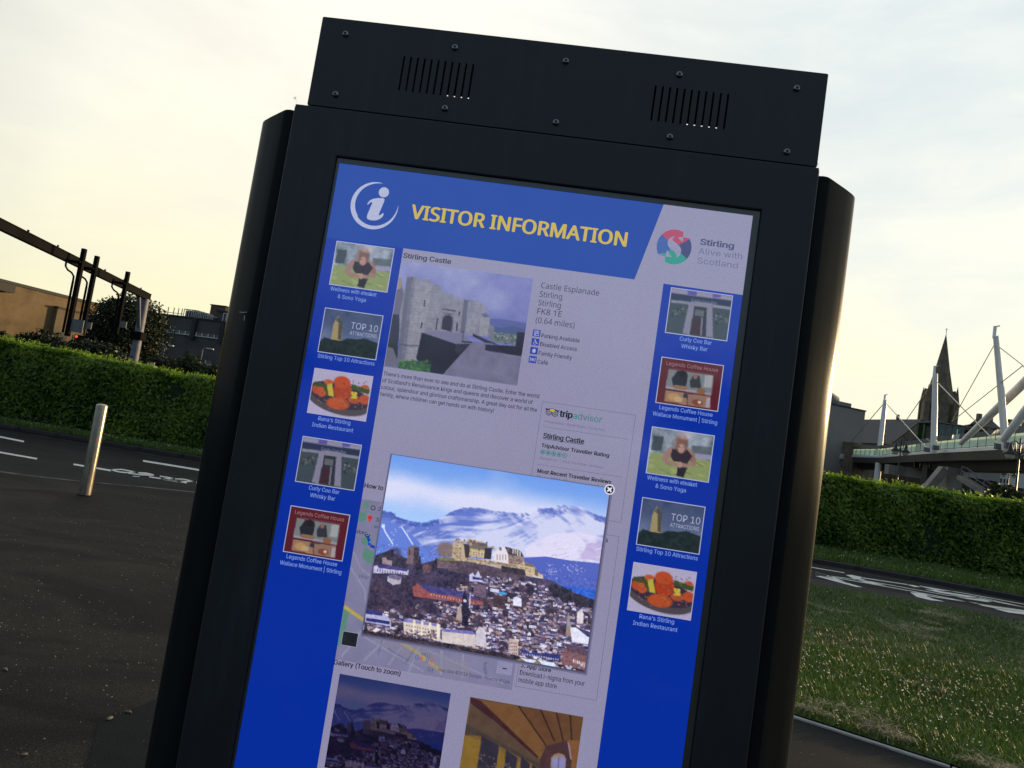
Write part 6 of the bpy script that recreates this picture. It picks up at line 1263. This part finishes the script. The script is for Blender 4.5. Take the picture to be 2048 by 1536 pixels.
def hedge_pts(n, x0, x1, face):
    x = r.uniform(x0, x1, n); y = np.interp(x, [p[0] for p in hb], [p[1] for p in hb]); z = np.interp(x, [p[0] for p in ht], [p[1] for p in ht])
    wob = .05*np.sin(x*2.3)+.04*np.sin(x*5.1+1)
    if face == 'front': zz = r.uniform(0.05, 1, n)**.9*z; bulge = .13*np.sin(zz*3.3+x*1.7)*np.cos(x*3.1); rd = np.clip((zz-(z-.22))/.22, 0, 1); yy = y+bulge+wob+r.uniform(-.02, .16, n)+rd**2*.22; nr = np.stack([0*x, -1+0*x+rd*.6, rd*1.2+.25], 1); zz = zz+.03*np.sin(x*3.7)*(zz/z)
    elif face == 'top': yy = y+r.uniform(.12, D_-.1, n); zz = z+r.normal(0, .028, n)+.03*np.sin(x*3.7)+.02*np.sin(x*9)-.05; nr = np.stack([0*x, 0*x, 1+0*x], 1)
    else: zz = r.uniform(.1, 1, n)*z; yy = y+D_+r.uniform(-.14, .04, n); nr = np.stack([0*x, 1+0*x, .2+0*x], 1)
    return np.stack([x, yy, zz], 1), nr
for (x0, x1, nf) in ((-13, -5, 24000), (4, 13, 25000), (-5, 4, 2500), (-24, -13, 2500), (13, 26, 3000)):
    P, nr = hedge_pts(nf, x0, x1, 'front'); v = np.clip(r.random(len(P))*.75+.25*(P[:, 2]/1.7)**6, 0, 1); scatter_leaves('foliage', P, .10 if nf > 9000 else .17, L_hedge, hedge, nr, .46, int(x0*3+99), .55, v)  # leaf colour lightens with height: the sunlit rim is painted in
    P, nr = hedge_pts(int(nf*.45), x0, x1, 'top'); scatter_leaves('foliage', P, .10 if nf > 9000 else .17, L_hedge, hedge, nr, .46, int(x0*3+199), .9, np.clip(r.random(len(P))*.6+.4, 0, 1))  # top leaves kept lighter too, sunlight put into their colour
    P, nr = hedge_pts(int(nf*.12), x0, x1, 'back'); scatter_leaves('foliage', P, .14, L_hedge, hedge, nr, .46, int(x0*3+299), .8)
# stray shoots that stand out of the clipped top and face
shoots = []
for k in range(1100):
    x0 = r.choice([r.uniform(-13, -5), r.uniform(4, 13)]); y0 = np.interp(x0, [p[0] for p in hb], [p[1] for p in hb]); z0 = np.interp(x0, [p[0] for p in ht], [p[1] for p in ht])
    if r.random() < .72: b0 = np.array([x0, y0+r.uniform(.08, .9), z0-.03]); dv = np.array([r.normal(0, .35), r.normal(0, .3), 1.0])
    else: b0 = np.array([x0, y0+.04, r.uniform(.3, z0-.1)]); dv = np.array([r.normal(0, .5), -1.0, r.uniform(0, .8)])
    L_ = r.uniform(.04, .15)
    for j in range(5): shoots.append(b0+dv*L_*j/4+r.normal(0, .012, 3))
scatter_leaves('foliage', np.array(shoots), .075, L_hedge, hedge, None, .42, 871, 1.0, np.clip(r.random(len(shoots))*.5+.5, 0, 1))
# join the foliage of the hedge into one part
fol = [o for o in hedge.children if o.name.startswith('foliage')]
bm = bmesh.new()
for o in fol: bm.from_mesh(o.data)
me = bpy.data.meshes.new('foliage'); bm.to_mesh(me); bm.free(); me.materials.append(L_hedge)
for o in fol: bpy.data.objects.remove(o)
o = link(bpy.data.objects.new('foliage', me), hedge); o['kind'] = 'stuff'

def cloud_tree(name, px, py, Y, rpx, hpx, label, cat, leafm, nclump=26, nleaf=70, lsize=.16, trunk=True, group=None, seed=0, squash=1.0):
    """crown of leaf clumps on limbs; px,py: crown centre in the photo"""
    q = at(px, py, Y); o = empty(name, (q.x, Y, 0)); tag(o, label, cat, group); rr = np.random.default_rng(seed+31)
    rx = rpx*Y/1456; rz = hpx*Y/1456; cz = q.z
    C = []
    while len(C) < nclump:
        v = rr.uniform(-1, 1, 3)
        if .25 < np.linalg.norm(v) < 1: C.append([v[0]*rx, v[1]*rx, cz+v[2]*rz])
    C = np.array(C); P = []; Nn = []
    for c in C:
        s = rr.uniform(.25, .5)*min(rx, rz)*1.15; d = rr.normal(size=(nleaf, 3)); d /= np.linalg.norm(d, axis=1)[:, None]; P.append(c+d*s*rr.uniform(.55, 1.1, (nleaf, 1))*np.array([1.25, 1.25, .85])); Nn.append(d)
    P = np.concatenate(P); Nn = np.concatenate(Nn); P[:, 2] = np.maximum(P[:, 2], .05)
    f = scatter_leaves('crown' if trunk else 'foliage', P, lsize, leafm, o, Nn, .55, seed, 1.0)
    m = MB(); m.tube([(0, 0, -.1), (rx*.04, 0, cz*.5), (0, 0, cz)], [max(.06, rx*.10), max(.05, rx*.08), .03], 8)
    for c in C[::3]: m.tube([(0, 0, max(.2, cz-rz*.6)), tuple(c*.5+np.array([0, 0, cz*.5-.1])), tuple(c)], [max(.03, rx*.04), .03, .012], 5)
    m.build('trunk' if trunk else 'stem', M_bark, o); return o
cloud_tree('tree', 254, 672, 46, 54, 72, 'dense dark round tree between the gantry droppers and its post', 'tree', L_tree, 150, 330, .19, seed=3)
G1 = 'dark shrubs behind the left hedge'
for k, (px, py, Y, rp, hp, lb) in enumerate(((14, 694, 24, 40, 24, 'dark shrub behind the hedge at the left edge of the view'), (82, 698, 25, 36, 36, 'dark shrub behind the hedge below the sunlit tan wall'), (140, 712, 24, 42, 32, 'low dark shrub behind the hedge below the dark annex'), (205, 725, 24, 42, 40, 'dark shrub behind the hedge left of the gantry post'),
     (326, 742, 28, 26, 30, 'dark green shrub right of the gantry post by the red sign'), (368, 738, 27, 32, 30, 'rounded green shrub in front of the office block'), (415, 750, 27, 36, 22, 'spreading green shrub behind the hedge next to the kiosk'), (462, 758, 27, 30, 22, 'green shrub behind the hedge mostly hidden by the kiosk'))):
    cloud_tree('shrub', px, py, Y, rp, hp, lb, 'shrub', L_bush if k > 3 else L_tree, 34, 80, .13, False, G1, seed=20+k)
G2 = 'shrubs and trees behind the right hedge'
for k, (px, py, Y, rp, hp, lb) in enumerate(((2000, 990, 40, 24, 20, 'dark shrub beside the lower end of the bridge stair'), (2042, 1000, 30, 26, 22, 'shrub behind the hedge at the right edge of the view'))):
    cloud_tree('shrub', px, py, Y, rp, hp, lb, 'shrub', L_bush, 24, 70, .14, False, G2, seed=40+k)
for k, (px, py, rp, hp, lb) in enumerate(((1937, 862, 13, 12, 'dark tree on the skyline between the lift tower and the twin chimney house'), (1958, 868, 16, 14, 'dark tree on the skyline under the twin chimney house'), (2010, 866, 16, 10, 'dark tree on the skyline between the third mast and the right edge'))):
    cloud_tree('tree', px, py, 170, rp, hp, lb, 'tree', L_tree, 24, 60, .7, True, 'trees on the skyline', seed=60+k)

# verge beyond the road
vy = [(x, y) for x, y in fk if -16 < x < 16]
sheet('verge', [(x, y+.13) for x, y in vy]+[(x, float(polyline_y(hb, x))+.5) for x, y in reversed(vy)], .08, pbr('verge_turf', (0.038, 0.058, 0.014), .95, var=.35, scale=6))
r = np.random.default_rng(9)
def verge_pts(n, x0, x1, power=1.0):
    x = r.uniform(x0, x1, n); y0 = np.interp(x, [p[0] for p in fk], [p[1] for p in fk])+.14; y1 = np.interp(x, [p[0] for p in hb], [p[1] for p in hb])+.1
    return np.stack([x, y0+(y1-y0)*r.random(n)**power, np.full(n, .08)], 1)
P = np.concatenate([verge_pts(16000, -12.5, -5), verge_pts(24000, 4.5, 12.5), verge_pts(3000, -5, 4.5)])
o = blades('verge_grass', P, .075, .022, L_grass, None, 3, .6); tag(o, 'short grass on the verge below the hedge', 'grass', kind='stuff')
def flowers(name, P, s, label):
    t = MB(); vs = []; ph = [(0, 0, -1), (1, 0, 0), (0, 1, 0), (-1, 0, 0), (0, -1, 0), (0, 0, 1)]; fs = [(0, 2, 1), (0, 3, 2), (0, 4, 3), (0, 1, 4), (5, 1, 2), (5, 2, 3), (5, 3, 4), (5, 4, 1)]
    for p in P:
        k = s*random.uniform(.6, 1.3); t.add([(p[0]+a*k, p[1]+b*k, p[2]+c*k*.8) for a, b, c in ph], fs)
    o = t.build(name, M_petal); tag(o, label, 'flowers', kind='stuff')
P = np.concatenate([verge_pts(260, -12, -5, .5), verge_pts(160, 4.8, 12)]); P[:, 2] = .08+.07; flowers('verge_daisies', P, .011, 'small white daisies in the verge grass')
# near lawn
lawn = [(x, y-.01+random.uniform(-.03, .03)) for x, y in ne if -2.7 < x < 12.5]; LWN = [(-2.68, 9.93)]+lawn+[(12.5, 5.6), (12.5, -1.8), (6.55, 1.50), (3.32, 3.45), (2.58, 3.885), (1.92, 4.325), (.62, 5.275), (-1.38, 7.32), (-2.33, 8.62)]
M_turf = pbr('turf', (0.040, 0.055, 0.015), .95, var=.4, scale=2.5, dirt=(0.075, 0.058, 0.024), dirt_scale=.8)
sheet('lawn', LWN, .012, M_turf)
r = np.random.default_rng(12)
def in_lawn(n, x0, x1, y0, y1):
    x = r.uniform(x0, x1, n); y = r.uniform(y0, y1, n); k = inpoly(x, y, LWN); return x[k], y[k]
def patch(x, y, s, seed):
    a = np.sin(x*s*1.0+seed)*np.cos(y*s*1.3+seed*2)+.6*np.sin(x*s*2.3-y*s*1.7+seed*3)+.4*np.cos(x*s*4.1+y*s*3.3+seed); return a/2
X_, Y_ = [], []
for (n, x0, x1, y0, y1) in ((70000, 1.2, 4.6, 3.4, 6.2), (46000, .8, 6.5, 6.2, 9.95), (26000, 4.6, 9, 1.5, 6.2), (14000, 6.5, 10, 6.2, 9.9), (9000, -2.7, 1.2, 4.2, 10)):
    a, b = in_lawn(n, x0, x1, y0, y1); X_.append(a); Y_.append(b)
x = np.concatenate(X_); y = np.concatenate(Y_); pt_ = patch(x, y, 1.1, 1.7); und = .02*np.sin(x*3+y)*np.cos(y*2.2)
v = np.clip(.45+pt_*.35+r.normal(0, .2, len(x)), 0, 1)
o = blades('lawn_grass', np.stack([x, y, np.full(len(x), .012)], 1), .036, .0085, L_grass, None, 8, 1.1, v); tag(o, 'rough green lawn between the path and the road', 'grass', kind='stuff')
# cut dry grass lying in drifts
def drift(n, x0, x1, y0, y1, thr, s, sd): 
    a, b = in_lawn(n, x0, x1, y0, y1); k = patch(a, b, s, sd) > thr; return a[k], b[k]
D1 = [drift(34000, 2.0, 8.5, 6.6, 9.2, .36, 2.3, 4.4), drift(12000, 1.0, 6.0, 3.4, 6.6, .55, 2.6, 2.0)]
# along the edging
ex = r.uniform(0, 1, 5200); ea, eb = np.array(PE[1]), np.array(PE[4]); tpt = ea+(eb-ea)*ex[:, None]; ofs = np.abs(r.normal(0, .10, 5200))+.03; nrm = np.array([.55, .83]); e_ = tpt+nrm*ofs[:, None]; kk = patch(e_[:, 0], e_[:, 1], 5.0, 1.0) > -.25
D1.append((e_[kk, 0], e_[kk, 1])); x = np.concatenate([d[0] for d in D1]); y = np.concatenate([d[1] for d in D1])
P = np.stack([x, y, .024+r.uniform(0, .03, len(x))+.045*np.clip(np.sin(x*5.3+y*6.1)*np.cos(x*2.9-y*4.4), 0, 1)], 1); scatter = scatter_leaves('dry_grass_cuttings', P, .075, L_hay, None, np.tile(np.array([[0, 0, 1.]]), (len(x), 1)), .045, 77, .16, curl=.05); tag(scatter, 'dry cut grass lying in drifts on the lawn', 'cut grass', kind='stuff')
# clover heads
x, y = in_lawn(17000, 1.0, 9.5, 3.6, 9.6); pc = patch(x, y, 1.6, 5.2); yc = 5.6-.35*(x-2.0); k = (r.random(len(x)) < .30*np.exp(-((y-yc)/.75)**2)+.03)&(pc > -.35)
P = np.stack([x[k], y[k], np.full(k.sum(), .045)], 1); flowers('clover_flowers', P, .0070, 'white clover flowers scattered through the lawn')

# belt of trees behind the viewer, which the screen's surface mirrors
PP, NN = [], []
for k, (X0, Y0, W0, H0) in enumerate(((-52, -42, 9, 9), (-36, -50, 10, 12), (-22, -46, 8, 9.5), (-8, -52, 9, 10.5), (6, -48, 9, 9.0), (20, -50, 9, 8.0), (34, -46, 9, 9.5), (50, -44, 10, 11))):
    rr = np.random.default_rng(k+500)
    c = rr.uniform(-1, 1, (60, 3)); c = c[np.linalg.norm(c, axis=1) < 1]*np.array([W0, 4, H0*.42])+np.array([X0, Y0, H0*.58]); d = rr.normal(size=(len(c), 60, 3)); d /= np.linalg.norm(d, axis=2)[..., None]
    PP.append((c[:, None]+d*rr.uniform(.8, 2.0, (len(c), 60, 1))).reshape(-1, 3)); NN.append(d.reshape(-1, 3))
o = scatter_leaves('tree_belt', np.concatenate(PP), .9, L_tree, None, np.concatenate(NN), .6, 901); tag(o, 'dark belt of trees behind the viewer, mirrored faintly in the screen', 'trees', kind='stuff')
